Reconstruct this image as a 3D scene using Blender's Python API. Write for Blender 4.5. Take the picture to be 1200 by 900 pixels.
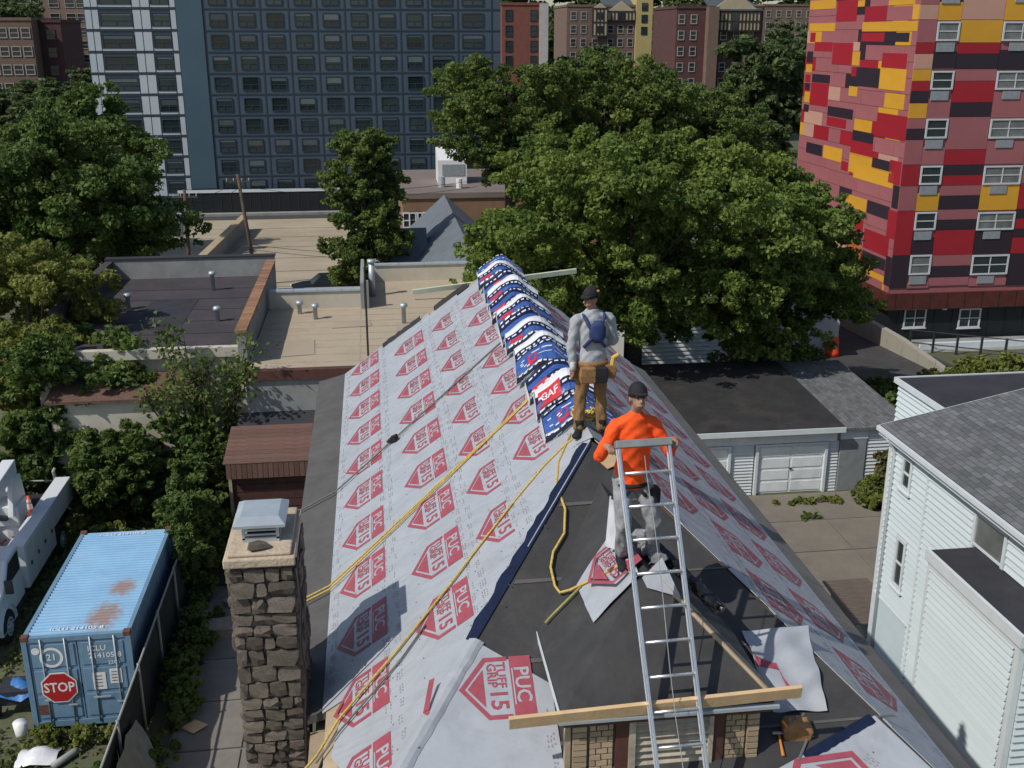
import bpy, bmesh, math, random
import numpy as np
from mathutils import Vector, Matrix, Euler
random.seed(7); rng = np.random.default_rng(7)
R = math.radians
SC = bpy.context.scene
for o in list(bpy.data.objects): bpy.data.objects.remove(o)
# ---------------------------------------------------------------- camera, world, sun, exposure
cam = bpy.data.cameras.new('camera'); camo = bpy.data.objects.new('camera', cam)
SC.collection.objects.link(camo); SC.camera = camo
camo.location = (0, 0, 16); camo.rotation_euler = (R(90 - 18.093), 0, -R(7.294))
cam.sensor_width = 36; cam.lens = 1255 / 1200 * 36; cam.clip_start = .1; cam.clip_end = 4000
SUN = Vector((1.0, .5, -1.18)).normalized()           # direction the light travels
w = bpy.data.worlds.new('World'); SC.world = w; w.use_nodes = True
wn = w.node_tree; wn.nodes.clear()
sky = wn.nodes.new('ShaderNodeTexSky'); sky.sky_type = 'NISHITA'; sky.sun_disc = False
sky.sun_elevation = math.asin(-SUN.z); sky.sun_rotation = math.atan2(-SUN.x, -SUN.y) % (2 * math.pi)
bg = wn.nodes.new('ShaderNodeBackground'); bg.inputs[1].default_value = .085
wo = wn.nodes.new('ShaderNodeOutputWorld')
wn.links.new(sky.outputs[0], bg.inputs[0]); wn.links.new(bg.outputs[0], wo.inputs[0])
sl = bpy.data.lights.new('sun', 'SUN'); sl.energy = 3.0; sl.angle = R(.5); sl.color = (1, .95, .87)
so = bpy.data.objects.new('sun', sl); SC.collection.objects.link(so); so.location = (-30, -20, 60)
so.rotation_euler = SUN.to_track_quat('-Z', 'Y').to_euler()
vs = SC.view_settings; vs.view_transform = 'Standard'; vs.look = 'None'; vs.exposure = 0.2; vs.gamma = 1

# ---------------------------------------------------------------- helpers
F_, P_ = 1255., R(18.093); S_, C_ = math.sin(P_), math.cos(P_); YAW = R(7.294)
def ray(px, py):
    a, b = (px - 600) / F_, (py - 450) / F_
    X, Y, Z = a, C_ - b * S_, -S_ - b * C_
    return Vector((X * math.cos(YAW) + Y * math.sin(YAW), -X * math.sin(YAW) + Y * math.cos(YAW), Z))
def atz(px, py, z): r = ray(px, py); t = (z - 16) / r.z; return Vector((0, 0, 16)) + r * t
def aty(px, py, y): r = ray(px, py); t = y / r.y; return Vector((0, 0, 16)) + r * t
def atx(px, py, x): r = ray(px, py); t = x / r.x; return Vector((0, 0, 16)) + r * t
def gz(y): return 0.0 if y < 38 else (-(y - 38) * .052 if y < 140 else -5.3)

class MB:
    def __init__(s): s.v = []; s.f = []; s.m = []
    def add(s, vs, fs, m=0):
        n = len(s.v); s.v += [tuple(p) for p in vs]
        for f in fs: s.f.append([i + n for i in f]); s.m.append(m)
        return s
    def box(s, x0, x1, y0, y1, z0, z1, m=0):
        return s.add([(x0,y0,z0),(x1,y0,z0),(x1,y1,z0),(x0,y1,z0),(x0,y0,z1),(x1,y0,z1),(x1,y1,z1),(x0,y1,z1)],
              [(0,3,2,1),(4,5,6,7),(0,1,5,4),(1,2,6,5),(2,3,7,6),(3,0,4,7)], m)
    def poly(s, pts, m=0): return s.add(pts, [list(range(len(pts)))], m)
    def slab(s, pts, d, m=0):                       # polygon pushed along d
        n = len(pts); d = Vector(d); a = [Vector(p) for p in pts]; b = [p + d for p in a]
        fs = [list(range(n))[::-1], list(range(n, 2 * n))] + [(i, (i + 1) % n, n + (i + 1) % n, n + i) for i in range(n)]
        return s.add(a + b, fs, m)
    def tube(s, path, r, n=8, m=0, cap=True):
        path = [Vector(p) for p in path]; rr = r if isinstance(r, (list, tuple)) else [r] * len(path)
        vs = []; up = None
        for i, p in enumerate(path):
            t = (path[min(i + 1, len(path) - 1)] - path[max(i - 1, 0)])
            if t.length < 1e-9: t = Vector((0, 0, 1))
            t.normalize()
            if up is None: up = t.orthogonal().normalized()
            up = (up - t * up.dot(t));
            up = up.normalized() if up.length > 1e-6 else t.orthogonal().normalized()
            q = t.cross(up)
            for k in range(n):
                a = 2 * math.pi * k / n; vs.append(p + (up * math.cos(a) + q * math.sin(a)) * rr[i])
        fs = []
        for i in range(len(path) - 1):
            for k in range(n):
                a, b = i * n + k, i * n + (k + 1) % n; fs.append((a, b, b + n, a + n))
        if cap: fs += [list(range(n))[::-1], [(len(path) - 1) * n + k for k in range(n)]]
        return s.add(vs, fs, m)
    def loft(s, rings, m=0, cap=True):              # rings: list of equal-length point loops
        n = len(rings[0]); vs = [p for r in rings for p in r]; fs = []
        for i in range(len(rings) - 1):
            for k in range(n):
                a, b = i * n + k, i * n + (k + 1) % n; fs.append((a, b, b + n, a + n))
        if cap: fs += [list(range(n))[::-1], [(len(rings) - 1) * n + k for k in range(n)]]
        return s.add(vs, fs, m)
    def ell(s, c, rx, ry, rz, nu=14, nv=10, m=0, rot=None):
        rings = []; c = Vector(c)
        for i in range(1, nv):
            t = math.pi * i / nv; rg = []
            for k in range(nu):
                a = 2 * math.pi * k / nu
                p = Vector((rx * math.sin(t) * math.cos(a), ry * math.sin(t) * math.sin(a), rz * math.cos(t)))
                if rot is not None: p = rot @ p
                rg.append(c + p)
            rings.append(rg)
        return s.loft(rings, m)

ORG = {}
def mesh_of(mb, name, org=(0, 0, 0)):
    me = bpy.data.meshes.new(name); o = Vector(org)
    me.from_pydata([(p[0] - o.x, p[1] - o.y, p[2] - o.z) for p in mb.v], [], mb.f)
    if any(mb.m): me.polygons.foreach_set('material_index', mb.m)
    me.update(); return me
def link(o, parent=None):
    SC.collection.objects.link(o)
    if parent is not None: o.parent = parent
    return o
def tag(o, label, cat, group=None):
    o['label'] = label; o['category'] = cat
    if group: o['group'] = group
    return o
def thing(name, label, cat, loc=(0, 0, 0), group=None):
    o = bpy.data.objects.new(name, None); link(o); o.location = loc; o.empty_display_size = .3
    ORG[o.name] = Vector(loc); return tag(o, label, cat, group)
def fin(me, mat, smooth):
    for m in (mat if isinstance(mat, (list, tuple)) else [mat]): me.materials.append(m)
    if smooth: me.shade_smooth()
def part(name, mb, mat, parent, smooth=False, bevel=0, label=None):    # world-coordinate geometry under a thing or part
    org = ORG[parent.name]; me = mesh_of(mb, name, org); fin(me, mat, smooth)
    o = bpy.data.objects.new(name, me); link(o, parent); ORG[o.name] = org
    if bevel: bv = o.modifiers.new('bevel', 'BEVEL'); bv.width = bevel; bv.segments = 2; bv.limit_method = 'ANGLE'
    if label: o['label'] = label
    return o
def solo(name, mb, mat, label, cat, org=None, group=None, smooth=False, bevel=0):   # a thing that is one mesh
    if org is None:
        v = np.array(mb.v); org = (v[:, 0].mean(), v[:, 1].mean(), v[:, 2].min())
    me = mesh_of(mb, name, org); fin(me, mat, smooth)
    o = bpy.data.objects.new(name, me); link(o); o.location = org; ORG[o.name] = Vector(org)
    if bevel: bv = o.modifiers.new('bevel', 'BEVEL'); bv.width = bevel; bv.segments = 2; bv.limit_method = 'ANGLE'
    return tag(o, label, cat, group)
def struct(name, mb, mat, smooth=False, kind='structure'):
    me = mesh_of(mb, name); fin(me, mat, smooth); o = bpy.data.objects.new(name, me); link(o); o['kind'] = kind; ORG[o.name] = Vector((0, 0, 0)); return o
def piece(name, me, parent, loc, rot=(0, 0, 0), scale=(1, 1, 1), mat=None):      # a repeated piece sharing mesh data
    o = bpy.data.objects.new(name, me); link(o, parent); o.location = Vector(loc) - ORG[parent.name]
    if isinstance(rot, Matrix): o.rotation_euler = rot.to_euler()
    else: o.rotation_euler = rot
    o.scale = scale; ORG[o.name] = Vector(loc)
    if mat is not None: o.material_slots[0].link = 'OBJECT'; o.material_slots[0].material = mat
    return o
def unitbox(name, mat, bevel=0):
    b = MB().box(-.5, .5, -.5, .5, -.5, .5); me = mesh_of(b, name); fin(me, mat, False); return me
def textmb(txt, size=1, align='CENTER'):
    c = bpy.data.curves.new('t', 'FONT'); c.body = txt; c.size = size; c.align_x = align; c.align_y = 'CENTER'; c.resolution_u = 2; c.offset = .018 * size
    o = bpy.data.objects.new('t', c); SC.collection.objects.link(o)
    dg = bpy.context.evaluated_depsgraph_get(); me = bpy.data.meshes.new_from_object(o.evaluated_get(dg))
    r = MB(); r.v = [tuple(v.co) for v in me.vertices]; r.f = [list(p.vertices) for p in me.polygons]; r.m = [0] * len(r.f)
    bpy.data.objects.remove(o); bpy.data.curves.remove(c); bpy.data.meshes.remove(me); return r
def place(mb, M, dst, m=0): dst.add([M @ Vector(p) for p in mb.v], mb.f, m)
def frame(o, ex, ey, ez=None):
    ex, ey = Vector(ex).normalized(), Vector(ey).normalized(); ez = Vector(ez) if ez else ex.cross(ey)
    M = Matrix((ex, ey, ez)).transposed().to_4x4(); M.translation = Vector(o); return M

# ---------------------------------------------------------------- materials
def mat(name, col, rough=.8, var=.18, scale=3., bump=.0, bscale=None, metal=0, col2=None, detail=6, spec=.4, stain=None, sscale=.6, samt=.5, coord='Object'):
    m = bpy.data.materials.new(name); m.use_nodes = True; n = m.node_tree.nodes; l = m.node_tree.links
    p = n['Principled BSDF']; p.inputs['Roughness'].default_value = rough; p.inputs['Metallic'].default_value = metal
    p.inputs['Specular IOR Level'].default_value = spec
    tc = n.new('ShaderNodeTexCoord'); no = n.new('ShaderNodeTexNoise'); no.inputs['Scale'].default_value = scale; no.inputs['Detail'].default_value = detail; no.inputs['Roughness'].default_value = .65
    l.new(tc.outputs[coord], no.inputs['Vector'])
    mr = n.new('ShaderNodeMapRange'); mr.inputs[1].default_value = .3; mr.inputs[2].default_value = .7; l.new(no.outputs['Fac'], mr.inputs[0])
    mx = n.new('ShaderNodeMix'); mx.data_type = 'RGBA'
    c2 = col2 if col2 else tuple(min(1, c * (1 + var)) for c in col); c1 = col if col2 else tuple(c * (1 - var) for c in col)
    mx.inputs[6].default_value = (*c1, 1); mx.inputs[7].default_value = (*c2, 1); l.new(mr.outputs[0], mx.inputs[0])
    out = mx.outputs[2]
    if stain:
        n2 = n.new('ShaderNodeTexNoise'); n2.inputs['Scale'].default_value = sscale; n2.inputs['Detail'].default_value = 8; n2.inputs['Roughness'].default_value = .7
        l.new(tc.outputs[coord], n2.inputs['Vector'])
        m2 = n.new('ShaderNodeMapRange'); m2.inputs[1].default_value = .5; m2.inputs[2].default_value = .72; m2.inputs[4].default_value = samt; l.new(n2.outputs['Fac'], m2.inputs[0])
        x2 = n.new('ShaderNodeMix'); x2.data_type = 'RGBA'; x2.inputs[7].default_value = (*stain, 1); l.new(out, x2.inputs[6]); l.new(m2.outputs[0], x2.inputs[0]); out = x2.outputs[2]
    l.new(out, p.inputs['Base Color'])
    if bump:
        b = n.new('ShaderNodeBump'); b.inputs['Strength'].default_value = min(1, bump); b.inputs['Distance'].default_value = .02
        nb = n.new('ShaderNodeTexNoise'); nb.inputs['Scale'].default_value = bscale or scale * 6; nb.inputs['Detail'].default_value = 8
        l.new(tc.outputs[coord], nb.inputs['Vector']); l.new(nb.outputs['Fac'], b.inputs['Height']); l.new(b.outputs[0], p.inputs['Normal'])
    m['p'] = 1; return m
def randomize(m, amt=.25, hue=0):                     # per-object tint
    n = m.node_tree.nodes; l = m.node_tree.links; p = n['Principled BSDF']; src = p.inputs['Base Color'].links[0].from_socket
    oi = n.new('ShaderNodeObjectInfo'); mr = n.new('ShaderNodeMapRange'); mr.inputs[3].default_value = 1 - amt; mr.inputs[4].default_value = 1 + amt; l.new(oi.outputs['Random'], mr.inputs[0])
    hs = n.new('ShaderNodeHueSaturation'); l.new(mr.outputs[0], hs.inputs['Value']); l.new(src, hs.inputs['Color'])
    if hue:
        m2 = n.new('ShaderNodeMath'); m2.operation = 'MULTIPLY'; m2.inputs[1].default_value = 7.31; l.new(oi.outputs['Random'], m2.inputs[0])
        m3 = n.new('ShaderNodeMath'); m3.operation = 'FRACT'; l.new(m2.outputs[0], m3.inputs[0])
        m4 = n.new('ShaderNodeMapRange'); m4.inputs[3].default_value = .5 - hue; m4.inputs[4].default_value = .5 + hue; l.new(m3.outputs[0], m4.inputs[0]); l.new(m4.outputs[0], hs.inputs['Hue'])
    l.new(hs.outputs[0], p.inputs['Base Color']); return m
def leafmat(name, c1, c2, trans=.35):
    m = bpy.data.materials.new(name); m.use_nodes = True; n = m.node_tree.nodes; l = m.node_tree.links; n.clear()
    out = n.new('ShaderNodeOutputMaterial'); tc = n.new('ShaderNodeTexCoord'); no = n.new('ShaderNodeTexNoise'); no.inputs['Scale'].default_value = .45; no.inputs['Detail'].default_value = 4
    l.new(tc.outputs['Object'], no.inputs['Vector'])
    ge = n.new('ShaderNodeNewGeometry'); mt = n.new('ShaderNodeMath'); mt.operation = 'MULTIPLY_ADD'; mt.inputs[1].default_value = .55; l.new(ge.outputs['Random Per Island'], mt.inputs[0])
    mr = n.new('ShaderNodeMapRange'); mr.inputs[1].default_value = .35; mr.inputs[2].default_value = .65; mr.inputs[4].default_value = .6; mr.clamp = True; l.new(no.outputs['Fac'], mr.inputs[0]); l.new(mr.outputs[0], mt.inputs[2])
    mx = n.new('ShaderNodeMix'); mx.data_type = 'RGBA'; mx.inputs[6].default_value = (*c1, 1); mx.inputs[7].default_value = (*c2, 1); l.new(mt.outputs[0], mx.inputs[0])
    d = n.new('ShaderNodeBsdfPrincipled'); d.inputs['Roughness'].default_value = .6; d.inputs['Specular IOR Level'].default_value = .25; l.new(mx.outputs[2], d.inputs['Base Color'])
    t = n.new('ShaderNodeBsdfTranslucent'); hs = n.new('ShaderNodeHueSaturation'); hs.inputs['Hue'].default_value = .485; hs.inputs['Value'].default_value = 1.3; l.new(mx.outputs[2], hs.inputs['Color']); l.new(hs.outputs[0], t.inputs['Color'])
    ms = n.new('ShaderNodeMixShader'); ms.inputs[0].default_value = trans; l.new(d.outputs[0], ms.inputs[1]); l.new(t.outputs[0], ms.inputs[2]); l.new(ms.outputs[0], out.inputs['Surface'])
    return m
def crease(m):                                        # long soft wrinkles pressed into a sheet
    n = m.node_tree.nodes; l = m.node_tree.links; p = n['Principled BSDF']; old = p.inputs['Normal'].links[0].from_node
    tc = n.new('ShaderNodeTexCoord'); mp = n.new('ShaderNodeMapping'); mp.inputs['Scale'].default_value = (1.0, 1.7, 1.0); mp.inputs['Rotation'].default_value = (0, 0, .5); l.new(tc.outputs['Object'], mp.inputs[0])
    no = n.new('ShaderNodeTexNoise'); no.inputs['Scale'].default_value = 1.3; no.inputs['Detail'].default_value = 2; no.inputs['Distortion'].default_value = 1.2; l.new(mp.outputs[0], no.inputs['Vector'])
    b = n.new('ShaderNodeBump'); b.inputs['Strength'].default_value = .5; b.inputs['Distance'].default_value = .07; l.new(no.outputs['Fac'], b.inputs['Height']); l.new(old.outputs[0], b.inputs['Normal']); l.new(b.outputs[0], p.inputs['Normal'])
M = {}
M['underlay'] = mat('underlay', (.375, .40, .435), .45, .07, 1.6, .8, 1.7, spec=.45, stain=(.27, .28, .295), sscale=2.6, samt=.5)
crease(M['underlay'])
M['print'] = mat('red_print', (.34, .072, .098), .5, .16, 9)
M['smallprint'] = mat('small_print', (.27, .25, .28), .6, .3, 30)
M['membrane'] = mat('membrane', (.046, .045, .045), .6, .25, 2.2, .3, 8, stain=(.078, .076, .072), sscale=1.4, samt=.55)
M['navy'] = mat('navy_film', (.012, .018, .045), .3, .3, 6, .5, 12)
M['strip'] = mat('eave_felt', (.095, .092, .088), .85, .2, 2, .3, 40, stain=(.135, .13, .12), sscale=1.1, samt=.5)
M['stripr'] = mat('eave_felt_sunlit', (.15, .142, .13), .85, .2, 2, .3, 40)  # eave felt again, paler and browner: its different sunlight is put into the colour
M['deckwood'] = mat('deck_wood', (.38, .30, .20), .8, .2, 5, .2, 20)
M['pine'] = mat('pine_board', (.62, .43, .24), .7, .12, 4, .15, 30)
M['greenpine'] = mat('pale_board', (.52, .57, .42), .7, .12, 4)
M['stone'] = randomize(mat('rubble_stone', (.11, .095, .08), .95, .4, 9, 1, 26, col2=(.245, .205, .165)), .4, .014)
M['mortar'] = mat('mortar', (.25, .225, .19), .95, .25, 6, .6, 40)
M['crown'] = mat('crown_cement', (.50, .41, .30), .92, .2, 4, .7, 25, stain=(.25, .22, .18), sscale=3, samt=.6)
M['zinc'] = mat('galvanised', (.46, .52, .56), .42, .12, 3, metal=.35)
M['alu'] = mat('aluminium', (.72, .74, .76), .34, .08, 20, metal=.85)
M['dark'] = mat('dark_void', (.02, .02, .022), .7, .2)
M['brick'] = randomize(mat('buff_brick', (.47, .36, .235), .9, .2, 18, .5, 60), .16, .01)
M['brickmortar'] = mat('brick_mortar', (.17, .14, .11), .95, .2, 20)
M['brown'] = mat('brown_paint', (.10, .045, .035), .6, .2, 6)
M['louvre'] = mat('louvre_paint', (.42, .37, .29), .7, .3, 8)
M['trim'] = mat('white_trim', (.62, .67, .69), .5, .06, 3)
M['siding'] = randomize(mat('white_siding', (.58, .655, .68), .5, .06, 1.2, stain=(.47, .52, .53), sscale=.8, samt=.3), .035)
M['sidingg'] = randomize(mat('garage_siding', (.63, .67, .68), .6, .1, 1.5, stain=(.38, .38, .35), sscale=1.2, samt=.5), .06)
M['shingleg'] = mat('grey_shingle', (.125, .13, .135), .9, .18, 2, .5, 30, stain=(.085, .095, .085), sscale=.9, samt=.7)
def shingled(m, w_=.33, h=.14, amt=.35):               # courses of tabs as colour variation
    n = m.node_tree.nodes; l = m.node_tree.links; p = n['Principled BSDF']; src = p.inputs['Base Color'].links[0].from_socket
    tc = n.new('ShaderNodeTexCoord'); sp = n.new('ShaderNodeSeparateXYZ'); l.new(tc.outputs['Object'], sp.inputs[0]); cb = n.new('ShaderNodeCombineXYZ'); l.new(sp.outputs['Y'], cb.inputs[0]); l.new(sp.outputs['X'], cb.inputs[1])
    b = n.new('ShaderNodeTexBrick'); b.inputs['Color1'].default_value = (1 + amt, 1 + amt, 1 + amt, 1); b.inputs['Color2'].default_value = (1 - amt * .5, 1 - amt * .5, 1 - amt * .5, 1); b.inputs['Mortar'].default_value = (.45, .45, .45, 1); b.inputs['Scale'].default_value = 1; b.inputs['Brick Width'].default_value = w_; b.inputs['Row Height'].default_value = h; b.inputs['Mortar Size'].default_value = .008; l.new(cb.outputs[0], b.inputs['Vector'])
    mx = n.new('ShaderNodeMix'); mx.data_type = 'RGBA'; mx.blend_type = 'MULTIPLY'; mx.inputs[0].default_value = 1; l.new(src, mx.inputs[6]); l.new(b.outputs['Color'], mx.inputs[7]); l.new(mx.outputs[2], p.inputs['Base Color']); return m
shingled(M['shingleg'])
M['flatblack'] = mat('flat_black_roof', (.035, .035, .042), .85, .25, 1.2, .2, 20)
M['glass'] = mat('window_glass', (.03, .04, .045), .08, .3, .7, spec=.6)
M['glass2'] = mat('window_glass_curtain', (.16, .17, .17), .15, .35, 1.4, spec=.6)
# ================================================================ setting
M['ground'] = mat('ground_earth', (.11, .10, .07), .95, .3, .8, .5, 8, col2=(.075, .10, .035), stain=(.20, .18, .14), sscale=.25, samt=.6)
M['grass'] = leafmat('grass_blades', (.055, .085, .02), (.15, .17, .055), .25)
M['path'] = mat('path_concrete', (.20, .185, .16), .9, .25, 1.2, .4, 30, stain=(.09, .085, .075), sscale=.7, samt=.7)
M['slab'] = mat('drive_concrete', (.185, .165, .135), .92, .2, 1.1, .4, 30, stain=(.10, .092, .078), sscale=.45, samt=.7)
M['lot'] = mat('lot_concrete', (.38, .32, .235), .92, .12, .3, .2, 6, stain=(.25, .2, .14), sscale=.12, samt=.5)
M['asphalt'] = mat('asphalt', (.055, .056, .056), .92, .25, 1, .4, 40)
g = MB(); ys = [-60, -20, 0, 20, 38, 60, 90, 120, 140, 200, 400, 900, 1800]; xs = [-1500, -300, -80, -20, 0, 20, 80, 300, 1500]
for y in ys:
    for x in xs: g.v.append((x, y, gz(y)))
nx = len(xs)
for j in range(len(ys) - 1):
    for i in range(nx - 1): a = j * nx + i; g.f.append([a, a + 1, a + nx + 1, a + nx]); g.m.append(0)
struct('ground', g, M['ground'])
# alley path left of the house, in cracked slabs
path = struct('alley_path', MB().box(-5.35, -2.3, 12, 30, -.1, .012), M['mortar'])
me = unitbox('path_slab', M['path'])
for j in range(9):
    y0 = 12.2 + j * 1.95
    for i, (x0, x1) in enumerate(((-5.3, -3.62), (-3.58, -2.35))):
        piece('path_slab', me, path, ((x0 + x1) / 2, y0 + .95, .02 + random.uniform(0, .015)), (random.uniform(-.006, .006), random.uniform(-.006, .006), 0), (x1 - x0, 1.9, .06))
# driveway in front of the garage
drv = struct('driveway', MB().box(6.2, 22, 14, 34.4, -.1, .006), M['mortar'])
me = unitbox('drive_slab', M['slab'])
for j in range(9):
    for i in range(7):
        x0 = 6.25 + i * 2.2; y0 = 14.1 + j * 2.25
        piece('drive_slab', me, drv, (x0 + 1.1, y0 + 1.12, .012 + random.uniform(0, .012)), (random.uniform(-.004, .004), random.uniform(-.004, .004), 0), (2.16, 2.21, .05))
# tan parking lot in front of the blue block
lot = MB()
for (y0, y1) in ((58, 80), (80, 105), (105, 128)):
    lot.add([(-20, y0, gz(y0) + .03), (3, y0, gz(y0) + .03), (3, y1, gz(y1) + .03), (-20, y1, gz(y1) + .03)], [(0, 1, 2, 3)])
lot = struct('parking_lot', lot, M['lot'])
for j in range(8):
    y = 66 + j * 7.5
    part('lot_joint', MB().add([(-20, y, gz(y) + .05), (3, y, gz(y) + .05), (3, y + .12, gz(y) + .05), (-20, y + .12, gz(y) + .05)], [(0, 1, 2, 3)]), M['path'], lot)
# asphalt yard beside the red block
struct('service_yard', MB().add([(19, 43, gz(43) + .02), (30, 43, gz(43) + .02), (30, 66, gz(66) + .02), (19, 66, gz(66) + .02)], [(0, 1, 2, 3)]), M['asphalt'])
struct('road', MB().add([(-60, 128, gz(128) + .02), (120, 128, gz(128) + .02), (120, 134, gz(134) + .02), (-60, 134, gz(134) + .02)], [(0, 1, 2, 3)]), M['asphalt'])

# ================================================================ the house being re-roofed
RX, RZ, LX, LZ, QX, QZ, YH, YB = 2.45, 11.4, -.72, 9.18, 5.36, 9.2, 11.6, 21.9
SF = .4826
house = thing('house', 'tall house with hipped roof half covered in grey printed underlayment', 'house', (2.2, 14, 0))
def lz(x): return RZ - (RX - x) * (RZ - LZ) / (RX - LX)
def rz(x): return RZ - (x - RX) * (RZ - QZ) / (QX - RX)
def fz(y): return RZ - (YH - y) * SF
def hipl(x): return YH - (RX - x) * 1.45
def hipr(x): return YH - (x - RX) * (RZ - QZ) / (QX - RX) / SF
NL = Vector((-(RZ - LZ), 0, RX - LX)).normalized(); NR = Vector((RZ - QZ, 0, QX - RX)).normalized(); NF = Vector((0, -SF, 1)).normalized()
M['wallbrick'] = mat('house_wall', (.33, .27, .2), .9, .2, 3, .3, 20)
part('wall', MB().box(-.85, 5.3, 7.5, 21.6, 0, 8.9), M['wallbrick'], house)
part('gable_wall', MB().slab([(-.6, 21.3, 8.9), (5.2, 21.3, 8.9), (RX, 21.3, RZ - .25)], (0, .3, 0)), M['wallbrick'], house)
# roof decks
dn = -NL * .12
ldeck = part('roof_deck', MB().slab([(LX, hipl(LX), LZ), (RX, YH, RZ), (RX, YB, RZ), (LX, YB, LZ)], dn), M['deckwood'], house)
rdeck = part('roof_deck', MB().slab([(RX, YH, RZ), (QX, hipr(QX), QZ), (QX, YB, QZ), (RX, YB, RZ)], -NR * .12), M['deckwood'], house)
fdeck = part('roof_deck', MB().slab([(LX, hipl(LX), LZ), (QX, hipr(QX), QZ), (RX, YH, RZ)], -NF * .12), M['deckwood'], house)
part('eave_strip', MB().slab([(-1.31, 9.9, 9.01), (LX + .05, 9.9, LZ + .004), (LX + .05, YB, LZ + .004), (-1.31, YB, 9.01)], (0, 0, -.1)), M['strip'], house, label='dark felt strip along the left eave')
part('eave_strip', MB().slab([(QX - .03, 6.9, QZ + .006), (5.73, 6.9, 8.98), (5.73, YB, 8.98), (QX - .03, YB, QZ + .006)], (0, 0, -.1)), M['stripr'], house, label='dusty felt strip along the right eave')
part('gutter_board', MB().box(5.735, 5.76, 6.9, YB, 8.8, 8.95), M['brown'], house)
part('corner_deck', MB().box(-.9, -.45, 6.6, 9.88, 8.8, 8.93), M['deckwood'], house, label='bare wooden deck at the left eave corner')
# membrane over the front hip
memb = part('membrane', MB().slab([Vector((LX, hipl(LX), LZ)) + NF * .004, Vector((QX, hipr(QX), QZ)) + NF * .004, Vector((RX, YH + .02, RZ)) + NF * .004], NF * .012), M['membrane'], house, label='black membrane over the front hip')
def fp(x, y): return Vector((x, y, fz(y)))
for ya in (10.75, 9.85, 9.0, 8.2):                     # laps of the membrane rolls
    t_ = (YH - ya) / 1.45; part('membrane_lap', MB().slab([fp(RX - t_ + .03, ya) + NF * .017, fp(RX + t_ - .03, ya + .03) + NF * .017, fp(RX + t_ - .06, ya + .05) + NF * .017, fp(RX - t_ + .06, ya + .045) + NF * .017], NF * .004), M['strip'], memb)
# navy torn strip on the left hip and lower right edge
def strip_on(a, b, wd, nrm, side, z, wob=.012, n=24, seed=1):
    r = random.Random(seed); a, b, nrm = Vector(a), Vector(b), Vector(nrm); t = (b - a).normalized(); s = t.cross(nrm).normalized() * side; mb = MB(); L = []
    for i in range(n + 1):
        p = a.lerp(b, i / n); L.append((p + nrm * z, p + s * (wd + r.uniform(-wob, wob)) + nrm * (z + .004)))
    for i in range(n): mb.add([L[i][0], L[i + 1][0], L[i + 1][1], L[i][1]], [(0, 1, 2, 3)])
    return mb
hp = lambda x: Vector((x, hipl(x), lz(x)))
part('membrane_edge', strip_on(hp(RX - .02), hp(.83), .13, (NF + NL).normalized(), 1, .03, .02), M['navy'], house, label='navy blue torn film edge along the left hip')
part('membrane_edge', strip_on((4.5, 8.27, fz(8.27)), (3.72, 7.97, fz(7.97)), .1, NF, -1, .03, .006), M['navy'], house, label='navy blue film edge low on the front hip')

# --- underlayment courses with printed emblems and small print
def emblem_mesh(full=True):
    mb = MB(); o = [(-.33, .13), (-.33, -.1), (0, -.36), (.33, -.1), (.33, .13)]; t = .045
    i_ = [(-.285, .13), (-.285, -.078), (0, -.303), (.285, -.078), (.285, .13)]
    for k in range(4): mb.add([(*o[k], 0), (*o[k + 1], 0), (*i_[k + 1], 0), (*i_[k], 0)], [(0, 1, 2, 3)])
    mb.add([(-.2, -.115, 0), (0, -.275, 0), (.2, -.115, 0)], [(0, 1, 2)])
    if not full:
        for s, sz, x, y in (('TUFF', .125, -.135, .055), ('GRIP', .125, -.135, -.035), ('15', .235, .125, .01)): place(textmb(s, sz), Matrix.Translation((x, y, 0)), mb)
        me = mesh_of(mb, 'printed_emblem'); fin(me, M['print'], False); return me
    mb.add([(-.33, .15, 0), (.33, .15, 0), (.33, .36, 0), (-.33, .36, 0)], [(0, 1, 2, 3)])
    for s, sz, x, y in (('TUFF', .125, -.135, .055), ('GRIP', .125, -.135, -.035), ('15', .235, .125, .01)):
        place(textmb(s, sz), Matrix.Translation((x, y, 0)), mb)
    w_ = textmb('PUC', .2); place(w_, Matrix.Translation((-.02, .255, .002)), mb, 1)
    mb.add([(-.2, .165, .002), (.19, .165, .002), (.19, .178, .002), (-.2, .178, .002)], [(0, 1, 2, 3)], 1)
    me = mesh_of(mb, 'printed_emblem'); fin(me, [M['print'], M['underlay']], False); return me
EMB = emblem_mesh(); EMBS = emblem_mesh(False)
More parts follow.
